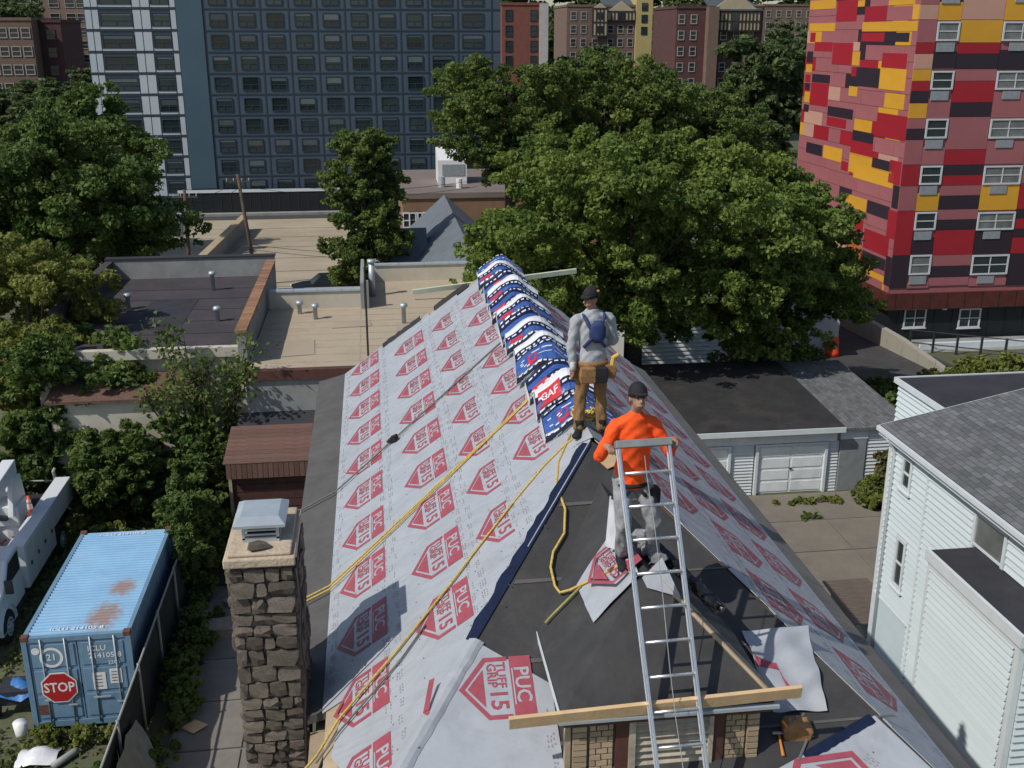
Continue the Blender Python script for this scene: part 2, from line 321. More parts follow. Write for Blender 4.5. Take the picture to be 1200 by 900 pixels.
def course(poly, nrm, lift, lines, prnt, label=None):
    """one underlayment sheet with print; poly is its outline on the roof plane"""
    nrm = Vector(nrm); pts = [Vector(p) + nrm * lift for p in poly]
    o = part('underlayment_sheet', MB().slab(pts, nrm * .006), M['underlay'], house, label=label)
    mb = MB(); r = random.Random(prnt)
    for (a, b) in lines:                                # rows of small print: short dashes along the sheet
        a, b = Vector(a) + nrm * (lift + .009), Vector(b) + nrm * (lift + .009); L = (b - a).length; t = (b - a) / L; s = nrm.cross(t); d = 0
        while d < L - .2:
            for row in range(3):
                if r.random() < .3: continue
                off = (row - 1) * .03; e = d + r.uniform(0, .05)
                for kk in range(3):
                    q = a + t * (e + kk * .05) + s * (off + r.uniform(-.004, .004)); l_ = r.uniform(.015, .035); h = .007
                    mb.add([q - s * h, q + t * l_ - s * h, q + t * l_ + s * h, q + s * h], [(0, 1, 2, 3)])
            d += .24
    nb = MB()                                           # cap nails along the laps
    for (a, b) in lines:
        a, b = Vector(a) + nrm * (lift + .009), Vector(b) + nrm * (lift + .009); L = (b - a).length; t = (b - a) / L; s = nrm.cross(t); d = r.uniform(.05, .2)
        while d < L - .1:
            for off in (.075, -.3):
                if r.random() < .75: c = a + t * (d + r.uniform(-.05, .05)) + s * (off + r.uniform(-.03, .03)); nb.add([c + (t * math.cos(q * math.pi / 3) + s * math.sin(q * math.pi / 3)) * .0095 for q in range(6)], [(0, 1, 2, 3, 4, 5)])
            d += .38
    if nb.f: part('cap_nails', nb, M['strip'], o)['kind'] = 'stuff'
    if mb.f: part('small_print', mb, M['smallprint'], o)['kind'] = 'stuff'
    return o
def emblem(sheet, p, nrm, up, read, lift, sc=1.0, me=None):
    Mx = frame(Vector(p) + Vector(nrm) * lift, read, up); ob = piece('printed_emblem', me or EMB, sheet, Mx.translation, Mx.to_3x3(), (sc * 1.27, sc, sc)); return ob
def lp(x, y): return Vector((x, y, lz(x)))
def rp(x, y): return Vector((x, y, rz(x)))
def fp(x, y): return Vector((x, y, fz(y)))
cx = [LX - .03, .05, .98, 1.57, RX]; ends = [21.95, 21.88, 21.7, 21.6]
LC = []
for i in range(4):
    x0, x1 = cx[i], cx[i + 1] + (.07 if i < 3 else 0)
    x0 = x0 - (.0 if i == 0 else .06)
    pl = [lp(x0, hipl(x0) + .02), lp(min(x1, RX), hipl(min(x1, RX)) + .02), lp(min(x1, RX), ends[i]), lp(x0, ends[i] - .1)]
    if i == 0: pl = [lp(x0 + .12, 9.0), lp(x0 + .42, 8.2), lp(x0 + .2, 7.3), lp(x1, hipl(x1) + .02), lp(x1, ends[i]), lp(x0, ends[i] - .1), lp(x0, 9.86), lp(x0 + .25, 9.84)]
    ln = [(lp(x0 + .09, max(hipl(x0 + .09), 9.9 if i == 0 else 0) + .1), lp(x0 + .09, ends[i] - .2)), (lp(cx[i + 1] - .1, hipl(cx[i + 1] - .1) + .15), lp(cx[i + 1] - .1, ends[i] - .2))]
    LC.append(course(pl, NL, .012 + i * .009, ln, i))
for i, (x, y0) in enumerate(((-.33, 21.38), (.57, 20.56), (1.33, 20.32), (1.93, 20.34))):
    for k in range(11):
        y = y0 - 1.303 * k + (0.04 if k == 0 else 0)
        if y > hipl(x) + .62: emblem(LC[i], lp(x, y), NL, (NL.z, 0, -NL.x), (0, -1, 0), .012 + i * .009 + .0105, 1, EMB if i < 2 else EMBS)
rcx = [QX + .02, 4.62, 3.88, 3.16, RX]; RC = []
for i in range(4):
    x1, x0 = rcx[i] + (.05 if i else 0), rcx[i + 1] - (.0 if i < 3 else 0)
    pl = [rp(x0, hipr(x0) + .02), rp(x1, hipr(x1) + .02), rp(x1, 21.9), rp(x0, 21.85)]
    ln = [(rp(x1 - .1, hipr(x1 - .1) + .1), rp(x1 - .1, 21.7)), (rp(x0 + .1, hipr(x0 + .1) + .15), rp(x0 + .1, 21.7))]
    RC.append(course(pl, NR, .012 + i * .009, ln, 20 + i))
for i, (x, y0) in enumerate(((4.98, 20.9), (4.22, 20.4), (3.5, 20.8), (2.86, 20.3))):
    for k in range(11):
        y = y0 - 1.303 * k
        if y > hipr(x) + .6: emblem(RC[i], rp(x, y), NR, (-NR.z, 0, NR.x), (0, 1, 0), .012 + i * .009 + .0105)
# front hip pieces
fl = course([fp(.83, 9.25), fp(LX + .3, hipl(LX + .3)), fp(LX + .02, 7.02), fp(1.5, 7.02), fp(1.5, 8.78)], NF, .024, [(fp(1.42, 7.1), fp(1.42, 8.7))], 40, 'grey underlayment lapped round the left hip')
hw = MB(); rr = random.Random(12); rows = []; NA = (NL + NF).normalized(); ta_ = (hp(LX) - hp(.8)).normalized()
for k in range(25):
    p = hp(.84).lerp(hp(LX + .02), k / 24); w1, w2 = .15 + rr.uniform(-.02, .02), .07 + rr.uniform(-.012, .012); sl_, sf_ = ta_.cross(NL).normalized(), -ta_.cross(NF).normalized()
    rows.append([p + sl_ * w1 + NL * .05, p + sl_ * w1 * .4 + NL * (.056 + rr.uniform(0, .008)), p + NA * (.062 + rr.uniform(-.006, .01)), p + sf_ * w2 * .4 + NF * (.052 + rr.uniform(0, .008)), p + sf_ * w2 + NF * .036])
for a, b in zip(rows[:-1], rows[1:]):
    for q in range(4): hw.add([a[q], b[q], b[q + 1], a[q + 1]], [(0, 1, 2, 3)])
part('underlayment_sheet', hw, M['underlay'], house, smooth=True, label='wrinkled underlayment lapped over the left hip')
emblem(fl, fp(.97, 8.78), NF, (1, 0, 0), Vector((0, -1, -SF)), .034, 1.0).scale = (1, 1, 1)
EH = mesh_of(MB().add([(-.18, 0, 0), (.17, 0, 0), (.2, .05, 0), (-.14, .05, 0)], [(0, 1, 2, 3)]).add([(-.18, 0, 0), (-.22, .09, 0), (-.19, .1, 0), (-.14, .03, 0)], [(0, 1, 2, 3)]), 'printed_emblem'); fin(EH, M['print'], False)
piece('printed_emblem', EH, fl, fp(.3, 8.75) + NF * .034, frame((0, 0, 0), Vector((.25, 1, SF)), Vector((1, -.25, 0))).to_3x3())
fr = course([fp(4.55, 8.25), fp(3.45, 7.85), fp(3.4, 7.05), fp(QX - .02, 7.06)], NF, .024, [(fp(4.3, 7.9), fp(4.6, 7.6))], 41, 'grey underlayment on the front hip by the right eave')
emblem(fr, fp(4.0, 7.62), NF, Vector((-.5, -1, -SF)), Vector((1, -.5, -SF * .5)), .034, 1.15)
# loose black film along the far rake
def flap(x0, x1, seed):
    r = random.Random(seed); mb = MB(); rows = []
    for i in range(13):
        x = x0 + (x1 - x0) * i / 12; b = lp(x, 21.8); rows.append([b + Vector((0, -.1 + r.uniform(-.02, .02), .03)), b + Vector((0, .02, .09 + r.uniform(0, .04))), b + Vector((0, .14, .07 + r.uniform(-.02, .02))), b + Vector((0, .2, -.03))])
    for i in range(12):
        for k in range(3): mb.add([rows[i][k], rows[i + 1][k], rows[i + 1][k + 1], rows[i][k + 1]], [(0, 1, 2, 3)])
    return mb
part('rake_film', flap(1.15, 1.85, 3), M['dark'], house, smooth=True); part('rake_film', flap(.05, .85, 4), M['dark'], house, smooth=True)
part('ridge_underlay', MB().slab([lp(2.3, 11.75) + NL * .05, (RX, 11.62, RZ + .07), (RX, 12.6, RZ + .07), lp(2.3, 12.6) + NL * .05], (0, 0, .004)).slab([(RX, 11.62, RZ + .07), rp(2.62, 11.75) + NR * .05, rp(2.62, 12.6) + NR * .05, (RX, 12.6, RZ + .07)], (0, 0, .004)), M['underlay'], house)

# --- dormer on the front hip
DX0, DX1, DY, DZ, DXC, DYA, DZA = 1.45, 3.4, 7.92, 10.3, 2.43, 8.97, 11.15
yb = lambda z: YH - (RZ - z) / SF
dr = part('dormer_roof', MB().slab([(DX0, DY, DZ), (DX1, DY, DZ), (DXC, DYA, DZA)], (0, .02, -.05))
     .slab([(DX0, DY, DZ), (DXC, DYA, DZA), (DXC, yb(DZA), DZA), (DX0, yb(DZ) + .1, DZ)], (.03, 0, -.05))
     .slab([(DX1, DY, DZ), (DX1, yb(DZ) + .1, DZ), (DXC, yb(DZA), DZA), (DXC, DYA, DZA)], (-.03, 0, -.05)), M['membrane'], house, label='hipped black membrane roof of the dormer')
part('hip_flashing', MB().tube([(DX1, DY - .01, DZ + .02), (DXC + .12, DYA - .11, DZA - .08)], .022, 6), M['deckwood'], dr)
part('hip_flashing', strip_on((DX1, DY + .02, DZ + .03), (DXC + .05, DYA, DZA), .1, Vector((.6, 0, .8)), 1, .012, .004), M['stripr'], dr)
part('edge_trim', MB().box(DX0 - .012, DX0 - .004, DY, yb(DZ), DZ - .05, DZ + .012), M['trim'], dr)
part('gutter', MB().box(DX0 - .03, DX1 + .03, DY - .06, DY - .003, DZ - .055, DZ - .025), M['zinc'], dr)
part('fascia', MB().box(DX0 + .02, DX1 - .02, DY - .004, DY + .09, DZ - .12, DZ - .055), M['brown'], dr)
dw = part('dormer_wall', MB().box(1.56, 3.28, 8.01, 9.6, 9.0, DZ - .06), M['brickmortar'], house)
bm_ = unitbox('brick', M['brick'])
def bricks(xa, xb, cols, z0, z1, y, parent, bh=.052, gap=.011):
    n = int((z1 - z0) / (bh + gap)); wd = (xb - xa)
    for r_ in range(n):
        z = z1 - (r_ + .5) * (bh + gap); k = 0
        sp = [0, .5, 1] if (r_ % 2 == 0) else ([0, .28, .78, 1] if cols > 1 else [0, 1])
        if cols == 1: sp = [0, 1]
        for a, b in zip(sp[:-1], sp[1:]):
            piece('brick', bm_, parent, (xa + wd * (a + b) / 2, y + random.uniform(-.004, .004), z), (0, 0, random.uniform(-.01, .01)), (wd * (b - a) - gap, .05, bh * random.uniform(.94, 1.02)))
bricks(1.56, 1.70, 1, 9.3, 10.2, 7.995, dw); bricks(1.72, 1.94, 2, 9.3, 10.2, 8.005, dw); bricks(2.98, 3.17, 2, 9.3, 10.2, 8.005, dw); bricks(3.18, 3.3, 1, 9.3, 10.2, 7.995, dw)
lv = part('louvre_vent', MB().box(2.08, 2.14, 7.95, 8.02, 9.2, 10.22).box(2.82, 2.86, 7.95, 8.02, 9.2, 10.22).box(2.08, 2.86, 7.97, 8.02, 10.19, 10.235), M['louvre'], house)
part('jamb_board', MB().box(1.96, 2.077, 7.97, 8.04, 9.2, 10.23), M['brown'], lv); part('jamb_board', MB().box(2.863, 2.965, 7.97, 8.04, 9.2, 10.23), M['brown'], lv)
sm = mesh_of(MB().slab([(-.34, -.035, -.04), (.34, -.035, -.04), (.34, .03, .03), (-.34, .03, .03)], (0, .004, -.012)), 'slat'); fin(sm, M['louvre'], False)
for k in range(12): piece('slat', sm, lv, (2.48, 8.005, 10.15 - k * .072), (random.uniform(-.05, .05), 0, random.uniform(-.006, .006)))
part('corner_trim', MB().box(1.5, 1.55, 7.98, 8.06, 9.2, 10.22), M['deckwood'], dw)

# --- stone chimney
ch = part('chimney', MB().box(-1.575, -.975, 9.93, 10.94, 0, 10.95), M['mortar'], house, label='rubble stone chimney at the left eave')
SM = []
for k in range(7):
    bm = bmesh.new(); bmesh.ops.create_cube(bm, size=1); bmesh.ops.subdivide_edges(bm, edges=bm.edges[:], cuts=1, use_grid_fill=True)
    rr = random.Random(k)
    for v in bm.verts:
        n_ = sum(abs(abs(c) - .5) < .01 for c in v.co); s_ = {3: .86, 2: .95, 1: 1.12}.get(n_, 1)
        v.co = v.co * s_ + Vector((rr.uniform(-.09, .09), rr.uniform(-.2, .2), rr.uniform(-.1, .1)))
    me = bpy.data.meshes.new('stone'); bm.to_mesh(me); bm.free(); fin(me, M['stone'], False); SM.append(me)
def stones(axis, c, a0, a1, z0, z1, sgn):
    z = z1
    while z > z0:
        h = random.uniform(.12, .2); a = a0
        while a < a1 - .03:
            wd = min(random.uniform(.1, .27), a1 - a)
            if a1 - a - wd < .09: wd = a1 - a
            d = .09; off = random.uniform(-.015, .02) * sgn
            loc = (a + wd / 2, c + off, z - h / 2) if axis == 'y' else (c + off, a + wd / 2, z - h / 2)
            sc = (wd - .018, d, h - .02) if axis == 'y' else (d, wd - .018, h - .02)
            piece('stone', random.choice(SM), ch, loc, (0, random.uniform(-.07, .07), 0) if axis == 'y' else (random.uniform(-.07, .07), 0, 0), sc); a += wd
        z -= h
stones('y', 9.92, -1.6, -.955, 7.4, 10.9, -1); stones('x', -.97, 9.9, 10.95, 8.7, 10.9, 1); stones('x', -1.58, 9.9, 10.95, 10.1, 10.9, -1)
cr = part('crown_slab', MB().slab([(-1.64, 9.84, 10.93), (-.93, 9.84, 10.93), (-.93, 11.0, 10.93), (-1.64, 11.0, 10.93)], (0, 0, .1)).slab([(-1.6, 9.88, 11.03), (-.97, 9.88, 11.03), (-.97, 10.97, 11.03), (-1.6, 10.97, 11.03)], (.0, 0, .04)), M['crown'], ch, bevel=.015)
hd = part('rain_hood', MB().loft([[(-1.55, 10.08, 11.25), (-1.03, 10.08, 11.25), (-1.03, 10.7, 11.25), (-1.55, 10.7, 11.25)], [(-1.55, 10.08, 11.28), (-1.03, 10.08, 11.28), (-1.03, 10.7, 11.28), (-1.55, 10.7, 11.28)], [(-1.48, 10.2, 11.33), (-1.1, 10.2, 11.33), (-1.1, 10.62, 11.33), (-1.48, 10.62, 11.33)]]), M['zinc'], ch, label='pale metal rain hood')
fb = MB().box(-1.47, -1.1, 10.14, 10.62, 11.07, 11.12).box(-1.47, -1.44, 10.14, 10.17, 11.1, 11.26).box(-1.13, -1.1, 10.14, 10.17, 11.1, 11.26).box(-1.47, -1.44, 10.6, 10.63, 11.1, 11.26).box(-1.13, -1.1, 10.6, 10.63, 11.1, 11.26)
for k in range(2): fb.box(-1.46, -1.11, 10.145, 10.16, 11.14 + k * .05, 11.16 + k * .05)
part('hood_frame', fb, M['zinc'], ch); part('flue', MB().box(-1.42, -1.15, 10.2, 10.58, 11.06, 11.24), M['dark'], ch)
piece('stone', SM[2], ch, (-1.3, 9.98, 11.1), (.1, .1, .3), (.2, .1, .08))
# ================================================================ things on the roof
def rpl(px, py, p0, n, lift=0.0):
    r = ray(px, py); o = Vector((0, 0, 16)); n = Vector(n).normalized(); t = (Vector(p0) - o).dot(n) / r.dot(n); return o + r * t + n * lift
RP0 = (RX, YH, RZ)
DNF = Vector((DX1 - DX0, 0, 0)).cross(Vector((DXC - DX0, DYA - DY, DZA - DZ))).normalized()     # dormer front face normal
DNL = Vector((0, -1, 0)).cross(Vector((DXC - DX0, DYA - DY, DZA - DZ))).normalized()
if DNL.z < 0: DNL = -DNL
if DNF.z < 0: DNF = -DNF
DNR = Vector((-DNL.x, 0, DNL.z))
# --- shingle bundles bent over the ridge
M['wblue'] = mat('wrap_blue', (.02, .06, .24), .3, .3, 5, .3, 12, spec=.5, col2=(.07, .15, .42))
M['wnavy'] = mat('wrap_navy', (.008, .012, .05), .3, .3, 6, .3, 14, spec=.5)
M['wwhite'] = mat('wrap_white', (.72, .74, .76), .3, .1, 4, .4, 10, spec=.5)
M['wred'] = mat('wrap_red', (.55, .03, .04), .3, .15, 8, .3, 14, spec=.5)
def bundle(i, y, tilt, style, label, dx=0, ex=0):
    """a long packet sagging over the ridge, broad face tipped towards the camera"""
    L, D, T = .57, .47, .155
    root = thing('shingle_bundle', label, 'shingle bundle', (RX + dx, y, RZ + .1), 'shingle bundles along the ridge'); rj = random.Random(i + 40); yw = R(rj.uniform(-5, 5)); cw = rj.uniform(.8, 1.2)
    ns = 15; rt = Matrix.Rotation(R(tilt), 3, 'X'); base = Vector((RX + dx, y, RZ + .1 + ex))
    def P(s, v, h):       # s across ridge, v near(0)..far(1), h thickness
        a = abs(s) * L; bx = math.copysign(a * .87 if a < .1 else .087 + (a - .1) * .8, s); bz = -.6 * max(0, a - .1) - 1.5 * min(a, .1) ** 2
        vv = v - .5; hh = h - .05 * (abs(vv) * 2) ** 6 * (h > .06) - .03 * max(0, abs(s) - .8) * (h > .06); p = Vector((bx, 0, bz)) + rt @ Vector((0, vv * D * (1 - .04 * abs(s)), hh)); p += Vector((0, .02 * math.sin(s * 3 * cw + i), math.sin(s * 8 * cw + i * 2 + vv * 3) * .012 * (h > 0))); q = Vector((p.x * math.cos(yw) - p.y * math.sin(yw), p.x * math.sin(yw) + p.y * math.cos(yw), p.z)); return base + q
    mb = MB(); bands = {'blue': [(0, .1, 1), (.1, .76, 0), (.76, .96, 1), (.96, 1, 2)], 'white': [(0, .12, 1), (.12, .34, 0), (.34, .6, 1), (.6, 1, 2)], 'navy': [(0, .3, 1), (.3, .55, 0), (.55, .95, 1), (.95, 1, 0)]}[style]
    ss = [-1 + 2 * k / ns for k in range(ns + 1)]
    for v0, v1, m in [(v0 + (v1 - v0) * q / 2, v0 + (v1 - v0) * (q + 1) / 2, m) for v0, v1, m in bands for q in range(2)]:
        for k in range(ns): mb.add([P(ss[k], v0, T), P(ss[k + 1], v0, T), P(ss[k + 1], v1, T), P(ss[k], v1, T)], [(0, 1, 2, 3)], m)
    for k in range(ns):
        for h0, h1, m in ((0, .075, 2 if style != 'navy' else 1), (.075, T, 1)): mb.add([P(ss[k], 0, h0), P(ss[k + 1], 0, h0), P(ss[k + 1], 0, h1), P(ss[k], 0, h1)], [(0, 1, 2, 3)], m)
        mb.add([P(ss[k], 0, 0), P(ss[k], 1, 0), P(ss[k + 1], 1, 0), P(ss[k + 1], 0, 0)], [(0, 1, 2, 3)], 1)
        mb.add([P(ss[k], 1, T), P(ss[k + 1], 1, T), P(ss[k + 1], 1, 0), P(ss[k], 1, 0)], [(0, 1, 2, 3)], 2)
    for s in (-1, 1): mb.add([P(s, 0, 0), P(s, 0, T), P(s, 1, T), P(s, 1, 0)], [(0, 1, 2, 3)], 2)
    part('wrapper', mb, [M['wblue'], M['wnavy'], M['wwhite']], root, smooth=False)
    r = random.Random(i * 5 + 1); pr = MB(); rd = MB()
    def patch(mb, s0, s1, v0, v1, lift=.004):
        n = max(1, int((s1 - s0) / .14)); 
        for k in range(n):
            a, b = s0 + (s1 - s0) * k / n, s0 + (s1 - s0) * (k + 1) / n; mb.add([P(a, v0, T + lift), P(b, v0, T + lift), P(b, v1, T + lift), P(a, v1, T + lift)], [(0, 1, 2, 3)])
    def dashes(vc, hw, s0=-.93, s1=.93, d0=.05, d1=.17):
        s = s0
        while s < s1:
            l_ = r.uniform(d0, d1); patch(pr, s, min(s + l_, s1), vc - hw, vc + hw); s += l_ + r.uniform(.05, .09)
    for v0, v1, m in bands:
        if m == 1: dashes((v0 + v1) / 2, min(.035, (v1 - v0) * .2))
        if m == 0 and v1 - v0 > .4:
            dashes(v0 + .3, .012, -.3, .9, .25, .5); dashes(v0 + .5, .02, -.5, .9, .2, .35)
            for q in range(5): s = r.uniform(-.92, -.6); patch(pr, s, s + .09, v0 + .08 + q * .09, v0 + .12 + q * .09)
    if style == 'blue' or i in (1, 10): patch(rd, -.62 if i != 1 else -.9, -.36, .16, .56); None
    else: patch(rd, -.9, -.45, .14, .3)
    for k in range(6):
        s = r.uniform(-.9, .7); 
        for h in (.035, .115): 
            a, b = s + h, s + h + r.uniform(.07, .16); n_ = P(a, 0, h) ; pr.add([P(a, -.008, h - .011), P(b, -.008, h - .011), P(b, -.008, h + .011), P(a, -.008, h + .011)], [(0, 1, 2, 3)])
    part('printed_lettering', pr, M['wwhite'], root)['kind'] = 'stuff'
    if rd.f: part('printed_patch', rd, M['wred'], root)
    if i == 1:                                       # the red label with the maker's three letters
        rl = MB(); patch(rl, -.93, -.3, .12, .7, .008); part('red_label', rl, M['wred'], root)
        t = textmb('GAF', .17); mb = MB()
        for p in t.v: mb.v.append(tuple(P(-.62 + p[0] * 1.55, .41 + p[1] * 2.2, T + .012)))
        mb.f = t.f; mb.m = t.m; part('label_lettering', mb, M['wwhite'], root)
    if i == 0:
        fo = MB(); patch(fo, -.95, -.35, .78, 1.1, .03); part('wrapper_fold', fo, M['wwhite'], root)
    return root
places = ['nearest the workers, lowest at the ridge end', 'with the big red label, beside the grey-shirted worker']
styles = ['blue', 'white', 'navy', 'blue', 'white', 'white', 'navy', 'white', 'navy', 'white', 'navy', 'white', 'blue']
ords = ['first', 'second', 'third', 'fourth', 'fifth', 'sixth', 'seventh', 'eighth', 'ninth', 'tenth', 'eleventh', 'twelfth', 'thirteenth']
for i in range(13):
    lab = {0: 'blue wrapped shingle bundle nearest the workers, end of the ridge row', 1: 'white and navy shingle bundle with a big red label beside the grey-shirted worker', 12: 'blue wrapped shingle bundle at the far end of the ridge row'}.get(i, f'{styles[i] if styles[i] != "navy" else "navy blue"} wrapped shingle bundle, {ords[i]} from the workers along the ridge')
    bundle(i, 12.5 + i * .735, 24 + random.uniform(-8, 8), styles[i], lab, random.uniform(-.05, .05), random.uniform(0, .03) + (.05 if i % 2 else 0))

# --- ladder standing on the front roof
lad = thing('ladder', 'aluminium ladder leaning against the dormer in front of the orange-shirted worker', 'ladder', (2.4, 7.4, 9.4))
ta, tb = Vector((2.105, 8.86, 12.44)), Vector((2.575, 8.86, 12.45)); ca, cb = Vector((2.225, 7.75, 10.27)), Vector((2.665, 7.75, 10.28))
da, db = (ca - ta).normalized(), (cb - tb).normalized(); Ln = 3.2
ez = (tb - ta).normalized(); nrm_l = ez.cross(da).normalized()
def bar(mb, a, b, hx, hy, ex, ey):
    vs = []
    for p in (a, b):
        for s, t in ((-1, -1), (1, -1), (1, 1), (-1, 1)): vs.append(p + ex * hx * s + ey * hy * t)
    mb.add(vs, [(0, 3, 2, 1), (4, 5, 6, 7), (0, 1, 5, 4), (1, 2, 6, 5), (2, 3, 7, 6), (3, 0, 4, 7)])
for (t0, d) in ((ta, da), (tb, db)):
    mb = MB(); bar(mb, t0, t0 + d * Ln, .013, .035, ez, nrm_l); bar(mb, t0 + nrm_l * .03, t0 + d * Ln + nrm_l * .03, .021, .004, ez, nrm_l); part('rail', mb, M['alu'], lad, bevel=.004)
for k in range(1, 11):
    p, q = ta + da * (.245 + .3 * (k - 1)), tb + db * (.245 + .3 * (k - 1)); part('rung', MB().tube([p, q], .016, 8), M['alu'], lad, smooth=True)
mb = MB(); bar(mb, ta - ez * .025 - da * .02, tb + ez * .025 - db * .02, .035, .05, da, nrm_l); M['topplate'] = mat('ladder_plate', (.23, .245, .25), .5, .15, 6); part('top_plate', mb, M['topplate'], lad, bevel=.008)
solo('haul_line', MB().tube([ta.lerp(tb, .46) + nrm_l * -.07 + da * .1] + [ta.lerp(tb, .46 + .03 * math.sin(k)) + da * (.3 + k * .42) - nrm_l * .06 for k in range(7)], .004, 5), mat('cord_grey', (.3, .32, .33), .8), 'thin grey cord hanging down behind the ladder rungs', 'cord')
# --- boards
def plank(name, a, b, h, t, m, label):
    a, b = Vector(a), Vector(b); mb = MB(); ex = (b - a).normalized(); up = Vector((0, -.25, 1)).normalized(); up = (up - ex * up.dot(ex)).normalized(); bar(mb, a, b, h / 2, t / 2, up, ex.cross(up)); return solo(name, mb, m, label, 'board', bevel=.004)
plank('toe_board', (.98, 7.87, 10.31), (3.62, 7.87, 10.405), .13, .04, M['pine'], 'long yellow pine board laid across the dormer eave behind the ladder')
plank('ridge_board', (.72, 22.02, 10.86), (4.2, 22.02, 11.22), .11, .04, M['greenpine'], 'pale greenish board sticking out past the far roof gable')
# --- ropes
M['yrope'] = mat('yellow_rope', (.60, .43, .11), .8, .35, 40, .6, 120)
M['grope'] = mat('grey_strap', (.16, .155, .14), .8, .3, 20)
def sag(a, b, n=14, wob=.015, seed=0):
    r = random.Random(seed); return [Vector(a).lerp(Vector(b), k / n) + Vector((0, r.uniform(-wob, wob), 0)) for k in range(n + 1)]
def onL(x, y, h=.06): return lp(x, y) + NL * h
for dx, lab in ((0, 'yellow rope running up the roof to the shingle stack, upper of the pair'), (-.1, 'yellow rope running up the roof to the shingle stack, lower of the pair')):
    solo('rope', MB().tube(sag(onL(-.74, 12.55 + dx), onL(2.15, 14.0 + dx * .3), 20, .012, dx) [::-1] + [Vector((-1.32, 12.3 + dx, 9.08)), Vector((-1.5, 12.1 + dx, 8.4))], .013, 6), M['yrope'], lab, 'rope', smooth=True)
pts = [(375, 890), (400, 848), (440, 800), (470, 765), (530, 690), (560, 650), (605, 592), (640, 550), (665, 525), (688, 508)]
solo('rope', MB().tube([Vector((-1.2, 8.7, 8.97))] + [rpl(x, y, RP0, NL, .055) for x, y in pts], .014, 6), M['yrope'], 'single yellow rope from the left eave corner up to the coil at the ridge', 'rope', smooth=True)
solo('rope', MB().tube([rpl(x + 2, y + 6, RP0, NL, .05) for x, y in ((372, 892), (398, 856), (436, 812), (470, 772), (500, 730))], .011, 6), M['grope'], 'dark rope lying against the yellow rope near the left eave corner', 'rope', smooth=True)
solo('lashing_strap', MB().tube(sag(onL(-.74, 15.6), onL(2.2, 17.05), 20, .008) [::-1] + [Vector((-1.33, 15.28, 9.06)), Vector((-1.5, 15.1, 8.5))], .014, 6), M['grope'], 'taut grey strap crossing the underlayment higher up the roof', 'strap', smooth=True)
solo('ratchet_buckle', MB().box(-.05, .05, -.09, .09, 0, .05).box(-.03, .03, -.12, .0, .05, .08), M['dark'], 'small black ratchet buckle on the grey strap', 'buckle', org=(0, 0, 0)).matrix_world = frame(onL(.18, 16.03, .05), (.45, .89, .3), NL.cross(Vector((.45, .89, .3))))
pts = [(672, 512), (657, 545), (655, 572), (662, 600), (661, 628), (648, 650), (645, 668), (650, 690), (660, 698), (672, 695), (690, 686)]
solo('rope', MB().tube([rpl(x, y, RP0, NL, .05) if y < 575 else min((rpl(x, y, RP0, NF, .05), rpl(x, y, (DX0, DY, DZ), DNL, .05)) if y > 600 else (rpl(x, y, RP0, NF, .05),), key=lambda p: p.y) for x, y in pts] + [rpl(x, y, (DX0, DY, DZ), DNL, .05) for x, y in ((705, 679), (730, 666), (752, 657))], .015, 7), M['yrope'], 'yellow rope snaking over the black membrane to the loose sheet', 'rope', smooth=True)
solo('rope', MB().tube([rpl(x, y, (DX0, DY, DZ), DNL, .04) for x, y in ((684, 690), (668, 706), (652, 722), (642, 733))], .014, 7), mat('olive_rope', (.30, .27, .08), .8, .3, 30), 'short olive rope end with a steel snap hook on the membrane', 'rope', smooth=True)
cl = MB(); r = random.Random(5)
for k in range(7):
    c = Vector((2.44 + r.uniform(-.07, .07), 12.28 + r.uniform(-.1, .1), 11.52 + r.uniform(0, .05))); a0 = r.uniform(0, 6); rr = r.uniform(.08, .14)
    cl.tube([c + Vector((rr * math.cos(a0 + t * .5), rr * .9 * math.sin(a0 + t * .5), .02 * math.sin(t + k))) for t in range(14)], .014, 6)
solo('rope_coil', cl, M['yrope'], 'tangled coil of yellow rope at the feet of the grey-shirted worker', 'rope', smooth=True)
# --- loose sheets
def sheet(name, corners, n, wob, label, m, seed=0, emb=None):
    r = np.random.default_rng(seed); ph = r.uniform(0, 6, 8); a, b, c, d = [Vector(p) for p in corners]; mb = MB(); nn = (b - a).cross(d - a).normalized()
    if nn.z < 0: nn = -nn
    def S(u, v): 
        p = a.lerp(b, u).lerp(d.lerp(c, u), v); h = wob * (math.sin(u * 11 + ph[0] + 3 * v) * .5 + math.sin(u * 21 + v * 7 + ph[1]) * .35 + math.sin(v * 9 - u * 6 + ph[2]) * .4 + 1)
        return p + nn * h
    for j in range(n + 1):
        for i in range(n + 1): mb.v.append(tuple(S(i / n, j / n)))
    for j in range(n):
        for i in range(n): k = j * (n + 1) + i; mb.f.append([k, k + 1, k + n + 2, k + n + 1]); mb.m.append(0)
    o = solo(name, mb, m, label, 'sheet', smooth=True); return o, S, nn
dl = lambda x, y, h=.03: rpl(x, y, (DX0, DY, DZ), DNL, h)
df = lambda x, y, h=.03: rpl(x, y, (DX0, DY, DZ), DNF, h)
ff = lambda x, y, h=.03: rpl(x, y, RP0, NF, h)
o, S, nn = sheet('loose_underlayment', (dl(678, 688, .02), dl(697, 731, .02), dl(752, 676, .02), dl(728, 612, .03)), 14, .012, 'loose grey sheet with red emblem draped over the dormer hip', M['underlay'], 3)
e = emblem(o, S(.5, .62), nn, (dl(740, 640) - dl(700, 690)), (dl(735, 690) - dl(700, 640)), .035, .8)
part('torn_corner', MB().slab([df(752, 678, .02), df(758, 690, .02), df(797, 701, .02), df(775, 655, .03)], DNF * .006), M['underlay'], o)
